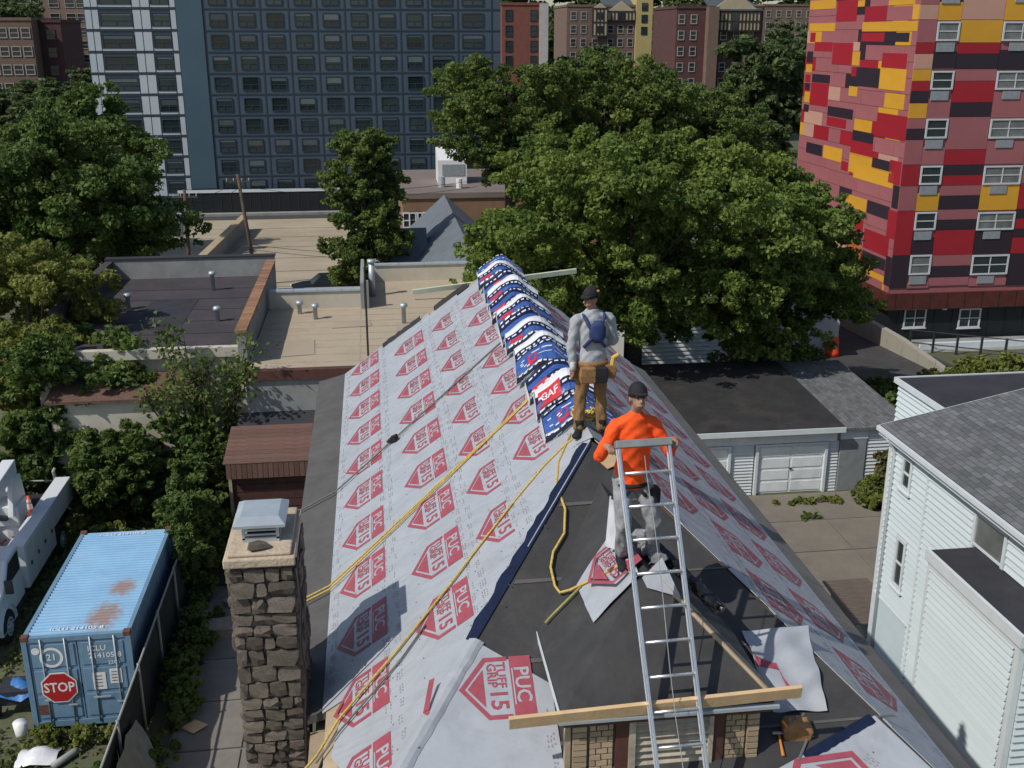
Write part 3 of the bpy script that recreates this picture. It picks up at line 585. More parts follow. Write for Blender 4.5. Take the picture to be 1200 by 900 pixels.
o, S, nn = sheet('loose_underlayment', (ff(868, 742, .02), ff(905, 836, .02), ff(968, 836, .02), ff(945, 738, .02)), 26, .036, 'wrinkled grey sheet patch on the membrane right of the dormer', M['underlay'], 9)
bk = MB()
for (a, b, c, d) in (((.34, .02), (.46, .02), (.52, .36), (.42, .36)), ((.42, .36), (.52, .36), (.86, .46), (.86, .36))):
    for k in range(6):
        f = lambda t, P, Q: S(P[0] + (Q[0] - P[0]) * t, P[1] + (Q[1] - P[1]) * t) + nn * .006
        bk.add([f(k / 6, a, d), f((k + 1) / 6, a, d), f((k + 1) / 6, b, c), f(k / 6, b, c)], [(0, 1, 2, 3)])
part('red_bracket_print', bk, M['print'], o)
# --- black film bundle, cardboard, tools
bl = MB(); r = random.Random(3)
for k in range(5):
    o0 = Vector((r.uniform(-.05, .05), r.uniform(-.05, .05), .05 + .04 * (k % 2))); a, b = Vector((2.62, 9.55, 11.08)) + o0, Vector((3.13, 8.75, 10.72)) + o0
    bl.tube([a.lerp(b, t / 8) + Vector((r.uniform(-.02, .02), r.uniform(-.02, .02), r.uniform(-.015, .015))) for t in range(9)], [r.uniform(.035, .055) for _ in range(9)], 7)
solo('film_bundle', bl, mat('black_film', (.012, .012, .014), .22, .3, 6, .8, 14, spec=.6), 'crumpled bundle of shiny black film on the dormer roof behind the ladder', 'film')
pl_ = MB(); r = random.Random(9)
for k in range(4): pl_.ell(Vector((2.52 + k * .03, 9.55 - k * .12, 11.2 - .03 * k)), .09, .08, .06, 8, 6)
for i_, v in enumerate(pl_.v): pl_.v[i_] = tuple(Vector(v) + Vector((r.uniform(-.03, .03), r.uniform(-.03, .03), r.uniform(-.02, .03))))
solo('plastic_wrap', pl_, mat('clear_wrap', (.26, .27, .28), .25, .2, 8, spec=.6), 'crumpled clear plastic wrap between the boots of the orange-shirted worker', 'plastic')
M['leather'] = mat('leather', (.28, .15, .06), .65, .3, 12, .4, 40)
tp = ff(925, 858, .02)
hm = thing('hammer', 'hammer with orange handle lying below the right end of the board', 'hammer', ff(917, 880, .03))
a, b = ff(917, 888, .035), ff(911, 862, .05); M['orangegrip'] = mat('orange_grip', (.62, .22, .04), .6); M['steel'] = mat('tool_steel', (.28, .29, .3), .4, .15, metal=.6)
part('handle', MB().tube([a, a.lerp(b, .5), b], [.017, .012, .011], 8), M['orangegrip'], hm, smooth=True)
ax = (b - a).normalized(); sd = ax.cross(NF).normalized(); part('head', MB().tube([b - sd * .06, b + sd * .02, b + sd * .06], [.016, .017, .006], 8), M['steel'], hm)
a, b = ff(935, 893, .03), ff(946, 866, .03); solo('pry_bar', MB().tube([a, a.lerp(b, .9), b, b + sd * .05 + NF * .02], [.014, .013, .013, .008], 7), M['steel'], 'dark steel pry bar beside the orange hammer', 'pry bar')
c = ff(930, 858, .06); po = thing('tool_pouch', 'brown leather tool pouch with tools at the right end of the board', 'tool pouch', c - Vector((0, 0, .1)))
part('pouch', MB().loft([[c + Vector(p) for p in q] for q in ([(-.12, -.05, -.1), (.13, -.08, -.12), (.14, .06, -.1), (-.1, .07, -.1)], [(-.14, -.07, .04), (.15, -.1, .02), (.16, .08, .05), (-.12, .08, .05)], [(-.11, -.03, .1), (.1, -.05, .09), (.12, .05, .12), (-.1, .06, .12)])]), M['leather'], po, bevel=.02)
for k in range(4): p = c + Vector((-.1 + k * .05, -.05 + .03 * k, .06)); part('tool_handle', MB().tube([p, p + Vector((-.06 + .03 * k, -.02, .09))], .012, 6), M['orangegrip'] if k == 0 else M['steel'], po)
solo('cable', MB().tube([Vector((-.93, 9.88, 11.0)), Vector((-.90, 9.85, 10.5)), Vector((-.93, 9.84, 10.0)), Vector((-.9, 9.84, 9.6)), Vector((-.93, 9.83, 9.2)), Vector((-.96, 9.8, 8.4)), Vector((-.95, 9.8, 6))], .014, 6), M['dark'], 'black cable running down the right corner of the chimney', 'cable', smooth=True)
solo('cable', MB().tube([Vector((-.62, 9.9, 9.22)), Vector((-.7, 9.7, 9.14)), Vector((-.72, 9.4, 9.0)), Vector((-.8, 9.1, 8.96)), Vector((-.95, 8.7, 8.96)), Vector((-1.1, 8.4, 8.95))], .018, 6), M['dark'], 'thick black cable curling over the bare eave corner', 'cable', smooth=True)
ck = ff(706, 540, .03)
solo('cardboard', MB().slab([ff(698, 540, .03), ff(712, 552, .03), ff(730, 545, .05), ff(712, 532, .05)], (0, 0, .01)), mat('cardboard', (.45, .31, .18), .85, .12, 5), 'scrap of brown cardboard at the top of the black hip', 'cardboard')
solo('offcut_strip', MB().slab([Vector((2.16, 9.5, 11.12)), Vector((2.28, 9.42, 11.1)), Vector((2.33, 9.75, 11.5)), Vector((2.26, 9.8, 11.52))], (0, .01, .01)), M['underlay'], 'bent pale grey offcut strip left of the orange-shirted worker', 'offcut')

# ================================================================ workers
def fuse(name, mb, mats, vox=.011, it=4, org=(0, 0, 0)):
    me = mesh_of(mb, 'tmp'); o = bpy.data.objects.new('tmp', me); SC.collection.objects.link(o)
    rm = o.modifiers.new('r', 'REMESH'); rm.mode = 'VOXEL'; rm.voxel_size = vox
    s = o.modifiers.new('s', 'SMOOTH'); s.iterations = it; s.factor = .5
    dg = bpy.context.evaluated_depsgraph_get(); nm = bpy.data.meshes.new_from_object(o.evaluated_get(dg)); nm.name = name
    bpy.data.objects.remove(o); nm.transform(Matrix.Translation(-Vector(org))); nm.materials.clear(); fin(nm, mats, True); return nm
def ring(c, rx, ry, yaw, n=14, tilt=0):
    c = Vector(c); m = Matrix.Rotation(yaw, 3, 'Z') @ Matrix.Rotation(tilt, 3, 'X'); return [c + m @ Vector((rx * math.cos(2 * math.pi * k / n), ry * math.sin(2 * math.pi * k / n), 0)) for k in range(n)]
def limb(mb, pts, rad, n=10):
    pts = [Vector(p) for p in pts]; P, Q = [], []
    for i in range(len(pts) - 1):
        for k in range(4): t = k / 4; P.append(pts[i].lerp(pts[i + 1], t)); Q.append(rad[i] * (1 - t) + rad[i + 1] * t)
    P.append(pts[-1]); Q.append(rad[-1]); mb.tube(P, Q, n); mb.ell(pts[0], rad[0], rad[0], rad[0], 10, 8); mb.ell(pts[-1], rad[-1], rad[-1], rad[-1], 10, 8)
    for p, r_ in zip(pts[1:-1], rad[1:-1]): mb.ell(p, r_, r_, r_, 10, 8)
def hand(mb, wrist, d, side, nrm, curl=.6):
    w_, d, nrm = Vector(wrist), Vector(d).normalized(), Vector(nrm).normalized(); s = d.cross(nrm).normalized() * side
    mb.tube([w_ - d * .03, w_ + d * .02, w_ + d * .085], [.026, .034, .036], 10)
    for k in range(4):
        b = w_ + d * .085 + s * (-.028 + .0185 * k); L = (.07, .078, .072, .058)[k]; m1 = b + (d * math.cos(curl * .4) - nrm * math.sin(curl * .4)) * L * .5; m2 = m1 + (d * math.cos(curl * 1.3) - nrm * math.sin(curl * 1.3)) * L * .5
        mb.tube([b - d * .03, b, m1, m2], [.010, .0098, .009, .0075], 7)
    b = w_ + d * .03 - s * .028; m1 = b - s * .03 + d * .03 - nrm * .012; m2 = m1 + d * .032 - nrm * .012; mb.tube([b, m1, m2], [.013, .011, .009], 7)
def head(mb, c, yaw, pitch):
    m = Matrix.Rotation(yaw, 3, 'Z') @ Matrix.Rotation(pitch, 3, 'X'); c = Vector(c); A = lambda x, y, z: c + m @ Vector((x, y, z))     # faces local -Y
    mb.ell(c + m @ Vector((0, .012, .025)), .076, .096, .098, 16, 12, rot=m); mb.ell(A(0, -.028, -.05), .056, .062, .066, 14, 10, rot=m)
    mb.tube([A(0, -.09, .01), A(0, -.112, -.028), A(0, -.088, -.036)], [.009, .015, .01], 8)            # nose
    mb.tube([A(-.03, -.083, -.067), A(0, -.093, -.066), A(.03, -.083, -.067)], [.006, .009, .006], 8)    # lips
    for s in (-1, 1):
        mb.ell(A(.077 * s, .01, -.012), .012, .02, .032, 8, 8, rot=m); mb.tube([A(.018 * s, -.088, .026), A(.05 * s, -.075, .026)], .009, 8)   # ears, brows
    return A, m
def cap(parent, A, m, matc, logo=None, bl=.045, bz=.055):
    rings = []
    for t in range(7):
        a = t / 6 * math.pi / 2; rg = []
        for k in range(18):
            b = 2 * math.pi * k / 18; rg.append(A(.088 * math.cos(a * .97) * math.cos(b), .012 + .106 * math.cos(a * .97) * math.sin(b), .042 + .105 * math.sin(a)))
        rings.append(rg)
    rings.insert(0, [A(.089 * math.cos(2 * math.pi * k / 18), .012 + .107 * math.sin(2 * math.pi * k / 18), .015) for k in range(18)])
    c_ = part('cap', MB().loft(rings), matc, parent, smooth=True)
    br = MB(); v0, v1 = [], []
    for k in range(11):
        a = math.pi + math.pi * k / 10; x = .085 * math.cos(a); y = .012 + .105 * math.sin(a); f = math.sin(math.pi * k / 10); v0.append(A(x, y, bz)); v1.append(A(x * 1.02, y - bl * f, bz - .018 * f))
    for k in range(10): br.add([v0[k], v0[k + 1], v1[k + 1], v1[k]], [(0, 1, 2, 3)]).add([v0[k] - Vector((0, 0, .006)), v1[k] - Vector((0, 0, .006)), v1[k + 1] - Vector((0, 0, .006)), v0[k + 1] - Vector((0, 0, .006))], [(0, 1, 2, 3)])
    part('cap_brim', br, matc, c_, smooth=True)
    if logo: lx, ly = logo; part('cap_badge', MB().ell(A(lx, ly, .085), .022, .022, .016, 8, 6), M['orangegrip'], c_)
def eyes(parent, A, mw):
    for s in (-1, 1): part('eye', MB().ell(A(.031 * s, -.083, .008), .011, .006, .008, 8, 6), M['dark'], parent)
M['skin'] = mat('skin', (.34, .19, .13), .6, .12, 10); M['skin2'] = mat('skin_dark', (.34, .2, .14), .6, .12, 10)
M['greyshirt'] = mat('grey_shirt', (.36, .38, .40), .9, .12, 6, .5, 14); M['orange'] = mat('orange_shirt', (.95, .10, .012), .8, .1, 5, .45, 14)
M['tanpants'] = mat('tan_trousers', (.24, .135, .06), .9, .25, 6, .5, 18); M['greypants'] = mat('grey_trousers', (.26, .27, .28), .9, .4, 8, .5, 18)
M['blackcloth'] = mat('black_cloth', (.016, .016, .018), .85, .3, 12, .3, 30); M['navycloth'] = mat('navy_webbing', (.03, .05, .14), .8, .3, 10); M['glove'] = mat('glove', (.55, .53, .5), .85, .2, 10)
def boot(parent, heel, d, m=None):
    heel, d = Vector(heel), Vector(d).normalized(); up = Vector((0, 0, 1)); mb = MB()
    mb.tube([heel + up * .2, heel + up * .1, heel + up * .05], [.062, .058, .05], 12); mb.ell(heel + d * .09 + up * .045, .14, .05, .045, 12, 8, rot=Matrix.Rotation(math.atan2(d.y, d.x), 3, 'Z')); mb.ell(heel + d * .17 + up * .042, .06, .052, .042, 10, 8); mb.ell(heel + up * .04, .055, .05, .04, 10, 8)
    me = fuse('boot', mb, m or M['blackcloth'], .014, 3, ORG[parent.name]); o = bpy.data.objects.new('boot', me); link(o, parent); ORG[o.name] = ORG[parent.name]
def person(label, org, J, hd, shirtm, pantm, skinm, capm, logo=None, armlen=True, nr=0):
    """J: joints dict; hd: (center, yaw, pitch)"""
    mb = MB(); rad = 1.0; yaw = J['yaw']
    mb.loft([ring(J['hip'] - Vector((0, 0, .06)), .12, .085, yaw), ring(J['hip'] + Vector((0, 0, .06)), .13, .09, yaw), ring(J['waist'], .115, .08, yaw), ring(J['chest'], .145, .095, yaw), ring(J['neck'] - Vector((0, 0, .05)), .1, .07, yaw), ring(J['neck'], .055, .055, yaw)])
    limb(mb, [J['neck'] - Vector((0, 0, .03)), J['neck'] + Vector((0, 0, .03)), Vector(hd[0]) + Vector((0, 0, -.05))], [.055, .052, .05])
    A, m = head(mb, *hd)
    for s in 'lr':
        limb(mb, [J['sh' + s], J['el' + s], J['wr' + s]], [.045, .038, .027]); limb(mb, [J['hi' + s], J['kn' + s], J['an' + s]], [.07, .05, .038])
        hand(mb, J['wr' + s], J['hd' + s], J['hs' + s], J['hn' + s], J.get('curl' + s, .6))
    me = fuse('person', mb, skinm, .009, 3, org); root = bpy.data.objects.new('person', me); link(root); root.location = org; ORG[root.name] = Vector(org); tag(root, label, 'person')
    sb = MB(); sb.loft([ring(J['hip'] - Vector((0, 0, J.get('hem', 0))), .175, .13, yaw, 18), ring(J['hip'] + Vector((0, 0, .1)), .168, .124, yaw, 18), ring(J['waist'], .16, .118, yaw, 18), ring(J['chest'], .185, .13, yaw, 18), ring(J['chest'] + Vector((0, 0, .1)), .17, .115, yaw, 18), ring(J['neck'] - Vector((0, 0, .035)), .11, .085, yaw, 18), ring(J['neck'] + Vector((0, 0, .015)), .066, .064, yaw, 18)])
    for s in 'lr':
        w_ = J['wr' + s].lerp(J['el' + s], .08); limb(sb, [J['sh' + s], J['el' + s], w_], [.074, .06, .045]); limb(sb, [J['neck'] - Vector((0, 0, .05)), J['sh' + s]], [.066, .07])
    me = fuse('shirt', sb, shirtm, .012, 4, org)
    # folds
    rr = random.Random(nr + 2)
    for v in me.vertices:
        p = v.co; v.co = p + v.normal * (.007 * math.sin(p.z * 24 + p.x * 31 + nr) * math.sin(p.x * 19 - p.y * 27 + p.z * 13 + 1.3 * nr) + .003 * math.sin(p.z * 47 + p.y * 60 - p.x * 38))
    o = bpy.data.objects.new('shirt', me); link(o, root); ORG[o.name] = Vector(org)
    tb_ = MB(); tb_.loft([ring(J['hip'] - Vector((0, 0, .09)), .15, .115, yaw), ring(J['hip'] + Vector((0, 0, .05)), .158, .116, yaw), ring(J['hip'] + Vector((0, 0, .12)), .15, .11, yaw)])
    for s in 'lr': limb(tb_, [J['hi' + s], J['kn' + s], J['an' + s]], [.105, .078, .07])
    me = fuse('trousers', tb_, pantm, .012, 4, org)
    for v in me.vertices: p = v.co; v.co = p + v.normal * (.007 * math.sin(p.z * 17 + p.x * 41) * math.sin(p.z * 11 + p.y * 33 - p.x * 22) + .003 * math.sin(p.z * 29 - p.x * 55 + p.y * 37))
    o = bpy.data.objects.new('trousers', me); link(o, root); ORG[o.name] = Vector(org)
    cap(root, A, m, capm, logo); eyes(root, A, m)
    part('hair', MB().loft([[A(.083 * math.cos(2 * math.pi * k / 14), .02 + .099 * math.sin(2 * math.pi * k / 14), z) for k in range(7 if False else 14) ] for z in (.0, .03)]) if False else MB().ell(A(0, .045, .0), .074, .07, .06, 12, 8, rot=m), M['blackcloth'], root, smooth=True)
    return root, A, m
V = Vector
gx, gy = 2.5, 12.0
J = dict(yaw=R(8), hip=V((gx, gy, 12.3)), waist=V((gx, gy + .01, 12.46)), chest=V((gx, gy + .02, 12.68)), neck=V((gx - .01, gy + .03, 12.92)),
  shl=V((gx - .2, gy, 12.8)), ell=V((gx - .265, gy - .02, 12.5)), wrl=V((gx - .245, gy - .06, 12.26)), hdl=V((.02, -.1, -1)), hsl=1, hnl=V((1, .1, 0)),
  shr=V((gx + .2, gy + .04, 12.8)), elr=V((gx + .27, gy + .08, 12.52)), wrr=V((gx + .2, gy + .28, 12.42)), hdr=V((-.3, 1, .1)), hsr=1, hnr=V((0, 0, 1)),
  hil=V((gx - .09, gy, 12.26)), knl=V((gx - .13, gy + .03, 11.84)), anl=V((gx - .145, gy - .01, 11.47)), hir=V((gx + .09, gy + .01, 12.26)), knr=V((gx + .12, gy + .06, 11.84)), anr=V((gx + .14, gy + .03, 11.45)))
pg, A, m = person('worker in grey shirt and tan trousers seen from behind beside the shingle bundles', (gx, gy, 11.38), J, (V((gx - .03, gy + .02, 13.06)), R(-62 - 0), R(8)), M['greyshirt'], M['tanpants'], M['skin'], M['blackcloth'], (.07, .06), nr=1)
boot(pg, (gx - .145, gy - .02, 11.375), (-.25, -.6, 0)); boot(pg, (gx + .14, gy + .02, 11.36), (.2, .9, 0))
hn = MB()
for s in (-1, 1):
    hn.tube([V((gx + .12 * s, gy - .085, 12.86)), V((gx + .07 * s, gy - .125, 12.75)), V((gx - .05 * s, gy - .135, 12.6)), V((gx - .13 * s, gy - .11, 12.5))], .021, 6)
    hn.tube([V((gx + .12 * s, gy - .085, 12.86)), V((gx + .13 * s, gy + .03, 12.88)), V((gx + .12 * s, gy + .13, 12.75))], .02, 6)
part('harness', hn, M['navycloth'], pg, smooth=True); part('harness_pad', MB().loft([ring((gx + .03, gy - .13, z), rx, .03, 0, 10) for z, rx in ((12.56, .05), (12.62, .1), (12.74, .1), (12.82, .05))]), M['navycloth'], pg, smooth=True)
bt = part('tool_belt', MB().loft([ring((gx, gy, z), .19, .145, R(8), 20) for z in (12.24, 12.32)]), M['leather'], pg, smooth=True)
for (x, y, w_, h, mm) in ((-.08, -.16, .1, .2, M['leather']), (.07, -.16, .085, .2, M['dark']), (.2, -.08, .07, .17, M['leather']), (-.2, .0, .06, .2, M['leather'])):
    part('pouch', MB().loft([[V((gx + x + sx * w_ * k, gy + y + sy * .045 * k, 12.27 - h * t)) for sx, sy in ((-1, -1), (1, -1), (1, 1), (-1, 1))] for t, k in ((0, .9), (.5, 1.05), (.9, .95), (1, .7))]), mm, bt, bevel=.015)
part('nail_gun_grip', MB().tube([V((gx + .22, gy - .08, 12.2)), V((gx + .24, gy - .08, 12.36)), V((gx + .3, gy - .1, 12.4))], [.03, .028, .022], 8), mat('yellow_tool', (.65, .42, .08), .5), bt)
part('glove', MB().tube([J['wrl'] + V((0, 0, .06)), J['wrl'], J['wrl'] + V((.0, -.01, -.05))], [.038, .04, .042], 10), M['glove'], pg, smooth=True)
ox, oy = 2.33, 9.16
J = dict(yaw=0, hem=.12, hip=V((ox, oy + .06, 12.02)), waist=V((ox, oy + .05, 12.18)), chest=V((ox, oy + .01, 12.42)), neck=V((ox, oy - .02, 12.66)),
  shl=V((ox + .18, oy, 12.53)), ell=V((ox + .33, oy - .06, 12.28)), wrl=V((2.66, 8.97, 12.44)), hdl=V((-.25, -1, .12)), hsl=-1, hnl=V((0, .1, 1)), curll=1.3,
  shr=V((ox - .18, oy, 12.53)), elr=V((ox - .34, oy - .06, 12.26)), wrr=V((2.02, 8.97, 12.41)), hdr=V((.25, -1, .1)), hsr=1, hnr=V((0, .1, 1)), curlr=1.3,
  hil=V((ox + .09, oy + .06, 11.97)), knl=V((ox + .2, oy - .08, 11.55)), anl=V((ox + .24, oy + .1, 11.16)), hir=V((ox - .09, oy + .06, 11.97)), knr=V((ox - .1, oy - .1, 11.56)), anr=V((ox - .07, oy + .06, 11.2)))
po_, A, m = person('worker in bright orange long-sleeved shirt and black cap gripping the ladder top', (ox, oy, 11.1), J, (V((ox, oy - .08, 12.83)), R(3), R(-9)), M['orange'], M['greypants'], M['skin2'], M['blackcloth'], None, nr=4)
boot(po_, (ox + .24, oy + .13, 11.0), (.1, -1, 0)); boot(po_, (ox - .07, oy + .09, 11.05), (-.1, -1, 0))
hb = MB()
for s in (-1, 1): hb.tube([V((ox + .06 * s, oy - .1, 11.9)), V((ox + .15 * s, oy - .04, 11.79)), V((ox + .17 * s, oy + .08, 11.76)), V((ox + .1 * s, oy + .16, 11.9))], .02, 6)
hb.tube([V((ox + .17 * math.cos(a), oy + .06 + .135 * math.sin(a), 11.94)) for a in [k * math.pi / 8 for k in range(17)]], .022, 6)
part('harness', hb, M['blackcloth'], po_, smooth=True); part('pouch', MB().box(ox + .15, ox + .26, oy - .08, oy + .06, 11.74, 11.9), M['blackcloth'], po_, bevel=.02)
# ================================================================ left: yard, container, truck, fence, flat roofs
def blotch(m, c, rad, col, sc=3, hard=.25):
    """a stain with a shape of its own at object-space point c"""
    n = m.node_tree.nodes; l = m.node_tree.links; p = n['Principled BSDF']; src = p.inputs['Base Color'].links[0].from_socket
    tc = n.new('ShaderNodeTexCoord'); mp = n.new('ShaderNodeMapping'); mp.inputs['Location'].default_value = tuple(-a / b for a, b in zip(c, rad)); mp.inputs['Scale'].default_value = tuple(1 / r for r in rad); l.new(tc.outputs['Object'], mp.inputs['Vector'])
    le = n.new('ShaderNodeVectorMath'); le.operation = 'LENGTH'; l.new(mp.outputs[0], le.inputs[0])
    no = n.new('ShaderNodeTexNoise'); no.inputs['Scale'].default_value = sc; no.inputs['Detail'].default_value = 6; l.new(tc.outputs['Object'], no.inputs['Vector'])
    ad = n.new('ShaderNodeMath'); ad.operation = 'MULTIPLY_ADD'; ad.inputs[1].default_value = 1.4; l.new(no.outputs['Fac'], ad.inputs[0]); l.new(le.outputs['Value'], ad.inputs[2])
    mr = n.new('ShaderNodeMapRange'); mr.inputs[1].default_value = 1.7; mr.inputs[2].default_value = 1.7 - hard; l.new(ad.outputs[0], mr.inputs[0])
    mx = n.new('ShaderNodeMix'); mx.data_type = 'RGBA'; mx.inputs[7].default_value = (*col, 1); l.new(src, mx.inputs[6]); l.new(mr.outputs[0], mx.inputs[0]); l.new(mx.outputs[2], p.inputs['Base Color']); return m
CX0, CX1, CY0, CY1 = -8.62, -6.14, 23.2, 28.95
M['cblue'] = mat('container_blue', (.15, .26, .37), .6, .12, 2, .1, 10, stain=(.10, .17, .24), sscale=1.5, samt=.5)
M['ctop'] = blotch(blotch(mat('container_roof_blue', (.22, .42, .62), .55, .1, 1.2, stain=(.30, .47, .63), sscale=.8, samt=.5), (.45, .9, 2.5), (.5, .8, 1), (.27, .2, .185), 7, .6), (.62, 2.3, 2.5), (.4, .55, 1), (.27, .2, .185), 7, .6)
M['rust'] = mat('rust', (.13, .06, .04), .9, .4, 12)
ct = thing('shipping_container', 'blue shipping container with a stop sign on its doors beside the fence', 'container', ((CX0 + CX1) / 2, CY0, 0))
mb = MB(); n = 38
for k in range(n):
    y0 = CY0 + .12 + (CY1 - CY0 - .24) * k / n; dy = (CY1 - CY0 - .24) / n
    prof = [(y0, 2.555), (y0 + dy * .3, 2.555), (y0 + dy * .5, 2.53), (y0 + dy * .8, 2.53), (y0 + dy, 2.555)]
    for (a, za), (b, zb) in zip(prof[:-1], prof[1:]): mb.add([(CX0 + .06, a, za), (CX1 - .06, a, za), (CX1 - .06, b, zb), (CX0 + .06, b, zb)], [(0, 1, 2, 3)])
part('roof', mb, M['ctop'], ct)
for s, x in ((-1, CX0 + .04), (1, CX1 - .04)):
    mb = MB(); n = 22
    for k in range(n):
        y0 = CY0 + .15 + (CY1 - CY0 - .3) * k / n; dy = (CY1 - CY0 - .3) / n
        prof = [(y0, 0), (y0 + dy * .3, 0), (y0 + dy * .5, -.035), (y0 + dy * .8, -.035), (y0 + dy, 0)]
        for (a, da_), (b, db_) in zip(prof[:-1], prof[1:]): mb.add([(x + s * da_, a, .25), (x + s * db_, b, .25), (x + s * db_, b, 2.46), (x + s * da_, a, 2.46)], [(0, 1, 2, 3)])
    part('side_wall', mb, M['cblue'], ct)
part('back_wall', MB().box(CX0 + .1, CX1 - .1, CY1 - .08, CY1 - .03, .2, 2.5), M['cblue'], ct)
fr_ = MB()
for x in (CX0, CX1 - .12):
    for y in (CY0, CY1 - .12): fr_.box(x, x + .12, y, y + .12, .12, 2.57)
    fr_.box(x + .01, x + .11, CY0 + .12, CY1 - .12, 2.45, 2.563).box(x + .01, x + .11, CY0 + .12, CY1 - .12, .12, .26)
fr_.box(CX0 + .12, CX1 - .12, CY0 + .01, CY0 + .13, 2.44, 2.56).box(CX0 + .12, CX1 - .12, CY0 + .01, CY0 + .13, .12, .27)
part('frame', fr_, M['cblue'], ct)
for x in (CX0 - .005, CX1 - .165):
    for y in (CY0 - .005, CY1 - .165): part('corner_casting', MB().box(x, x + .17, y, y + .17, 2.475, 2.595), M['rust'], ct, bevel=.01)
xm = (CX0 + CX1) / 2
for x0, x1 in ((CX0 + .13, xm - .012), (xm + .012, CX1 - .13)):
    d = part('door', MB().box(x0, x1, CY0 + .035, CY0 + .08, .28, 2.44), M['cblue'], ct)
    for k in range(3): part('door_panel', MB().slab([(x0 + .06, CY0 + .033, .36 + k * .7), (x1 - .06, CY0 + .033, .36 + k * .7), (x1 - .06, CY0 + .033, .96 + k * .7), (x0 + .06, CY0 + .033, .96 + k * .7)], (0, -.018, 0)), M['cblue'], d, bevel=.012)
    for x in (x0 + .3, x1 - .25):
        part('lock_rod', MB().tube([(x, CY0 - .005, .2), (x, CY0 - .005, 2.52)], .019, 8), M['zinc'], d, smooth=True)
    part('lock_handle', MB().box(x0 + .22, x0 + .62, CY0 - .03, CY0 - .012, .86, .9).box(x0 + .75, x0 + .95, CY0 - .025, CY0 - .01, .7, .74), M['zinc'], d)
def disc(c, r, y, n=24, m=0, r2=0):
    o = [(c[0] + r * math.cos(2 * math.pi * k / n + math.pi / 8), y, c[1] + r * math.sin(2 * math.pi * k / n + math.pi / 8)) for k in range(n)]
    if not r2: return MB().add(o, [list(range(n))])
    i = [(c[0] + r2 * math.cos(2 * math.pi * k / n + math.pi / 8), y, c[1] + r2 * math.sin(2 * math.pi * k / n + math.pi / 8)) for k in range(n)]
    return MB().add(o + i, [(k, (k + 1) % n, n + (k + 1) % n, n + k) for k in range(n)])
M['white'] = mat('white_paint', (.72, .72, .72), .5, .1, 6); M['stopred'] = mat('sign_red', (.40, .015, .02), .45, .1, 6)
sc_ = aty(70, 805, CY0); sg = part('stop_sign', MB().slab(disc((sc_.x, sc_.z), .44, CY0 - .028, 8).v, (0, .006, 0)), M['white'], ct, label='red octagonal stop sign')
part('sign_face', MB().slab(disc((sc_.x, sc_.z), .405, CY0 - .034, 8).v, (0, .004, 0)), M['stopred'], sg)
def wall_text(s, size, x, z, y, parent, m, name='lettering', sx=1):
    mb = MB(); t = textmb(s, size); mb.add([(x + p[0] * sx, y, z + p[1]) for p in t.v], t.f); return part(name, mb, m, parent)
wall_text('STOP', .36, sc_.x, sc_.z, CY0 - .038, sg, M['white'], sx=.82)
e_ = aty(60, 771, CY0); part('round_emblem', disc((e_.x, e_.z), .27, CY0 + .008, 28, 0, .2), M['white'], ct); wall_text('21', .24, e_.x, e_.z, CY0 + .008, ct, M['white'])
e_ = aty(41, 764, CY0); part('round_sticker', disc((e_.x, e_.z), .095, CY0 + .008, 20), M['white'], ct)
e_ = aty(113, 760, CY0); wall_text('ICLU', .2, e_.x, e_.z, CY0 + .008, ct, M['white']); e_ = aty(123, 768, CY0); wall_text('214105 8', .2, e_.x, e_.z, CY0 + .008, ct, M['white']); e_ = aty(134, 776, CY0); wall_text('22G1', .13, e_.x, e_.z, CY0 + .008, ct, M['white'])
for (px, py, w_, h) in ((117, 798, .3, .46), (136, 792, .28, .4)):
    e_ = aty(px, py, CY0); pl_ = part('placard', MB().box(e_.x - w_ / 2, e_.x + w_ / 2, CY0 + .004, CY0 + .009, e_.z - h / 2, e_.z + h / 2), M['white'], ct)
    for k in range(4): part('placard_line', MB().box(e_.x - w_ * .35, e_.x + w_ * .2, CY0 + .001, CY0 + .003, e_.z + h * (.3 - k * .2) - .015, e_.z + h * (.3 - k * .2) + .012), M['path'], pl_)
e_ = aty(52, 832, CY0); part('rusty_plate', MB().box(e_.x - .12, e_.x + .12, CY0 + .004, CY0 + .01, e_.z - .13, e_.z + .13), M['rust'], ct)
for yy in (CY0 + .35, CY1 - .3):      # marks along the roof ends
    mb = MB(); t = textmb('ICLU 214105 8', .2); mb.add([(xm - .05 + p[0], yy + p[1], 2.562) for p in t.v], t.f); part('roof_lettering', mb, M['white'], ct)

# --- service truck with folded boom
M['tw'] = mat('truck_white', (.68, .70, .72), .35, .06, 2, spec=.5, stain=(.5, .5, .48), sscale=2, samt=.3); M['tyre'] = mat('tyre', (.018, .018, .018), .85, .3, 10); M['tdark'] = mat('truck_dark', (.03, .03, .035), .6, .3)
tk = thing('service_truck', 'white service truck with folded boom and tool lockers behind the container', 'truck', (-11.5, 30, 0))
xr, xl = -10.42, -12.6
part('chassis', MB().box(xl + .3, xr - .25, 26, 35.2, .55, .85), M['tdark'], tk)
cabp = [(26.55, .6), (26.5, 1.25), (27.55, 1.45), (28.15, 2.15), (29.1, 2.2), (29.2, .6)]
part('cab', MB().slab([(xl + .05, y, z) for y, z in cabp], (xr - xl - .1, 0, 0)), M['tw'], tk, bevel=.05)
for x in (xr - .045, xl + .04): part('side_window', MB().slab([(x, 27.75, 1.5), (x, 28.2, 2.05), (x, 28.98, 2.08), (x, 28.98, 1.5)], (.01, 0, 0)), M['glass'], tk)
part('windscreen', MB().slab([(xl + .25, 27.56, 1.5), (xr - .25, 27.56, 1.5), (xr - .3, 28.08, 2.1), (xl + .3, 28.08, 2.1)], (0, -.03, .03)), M['glass'], tk)
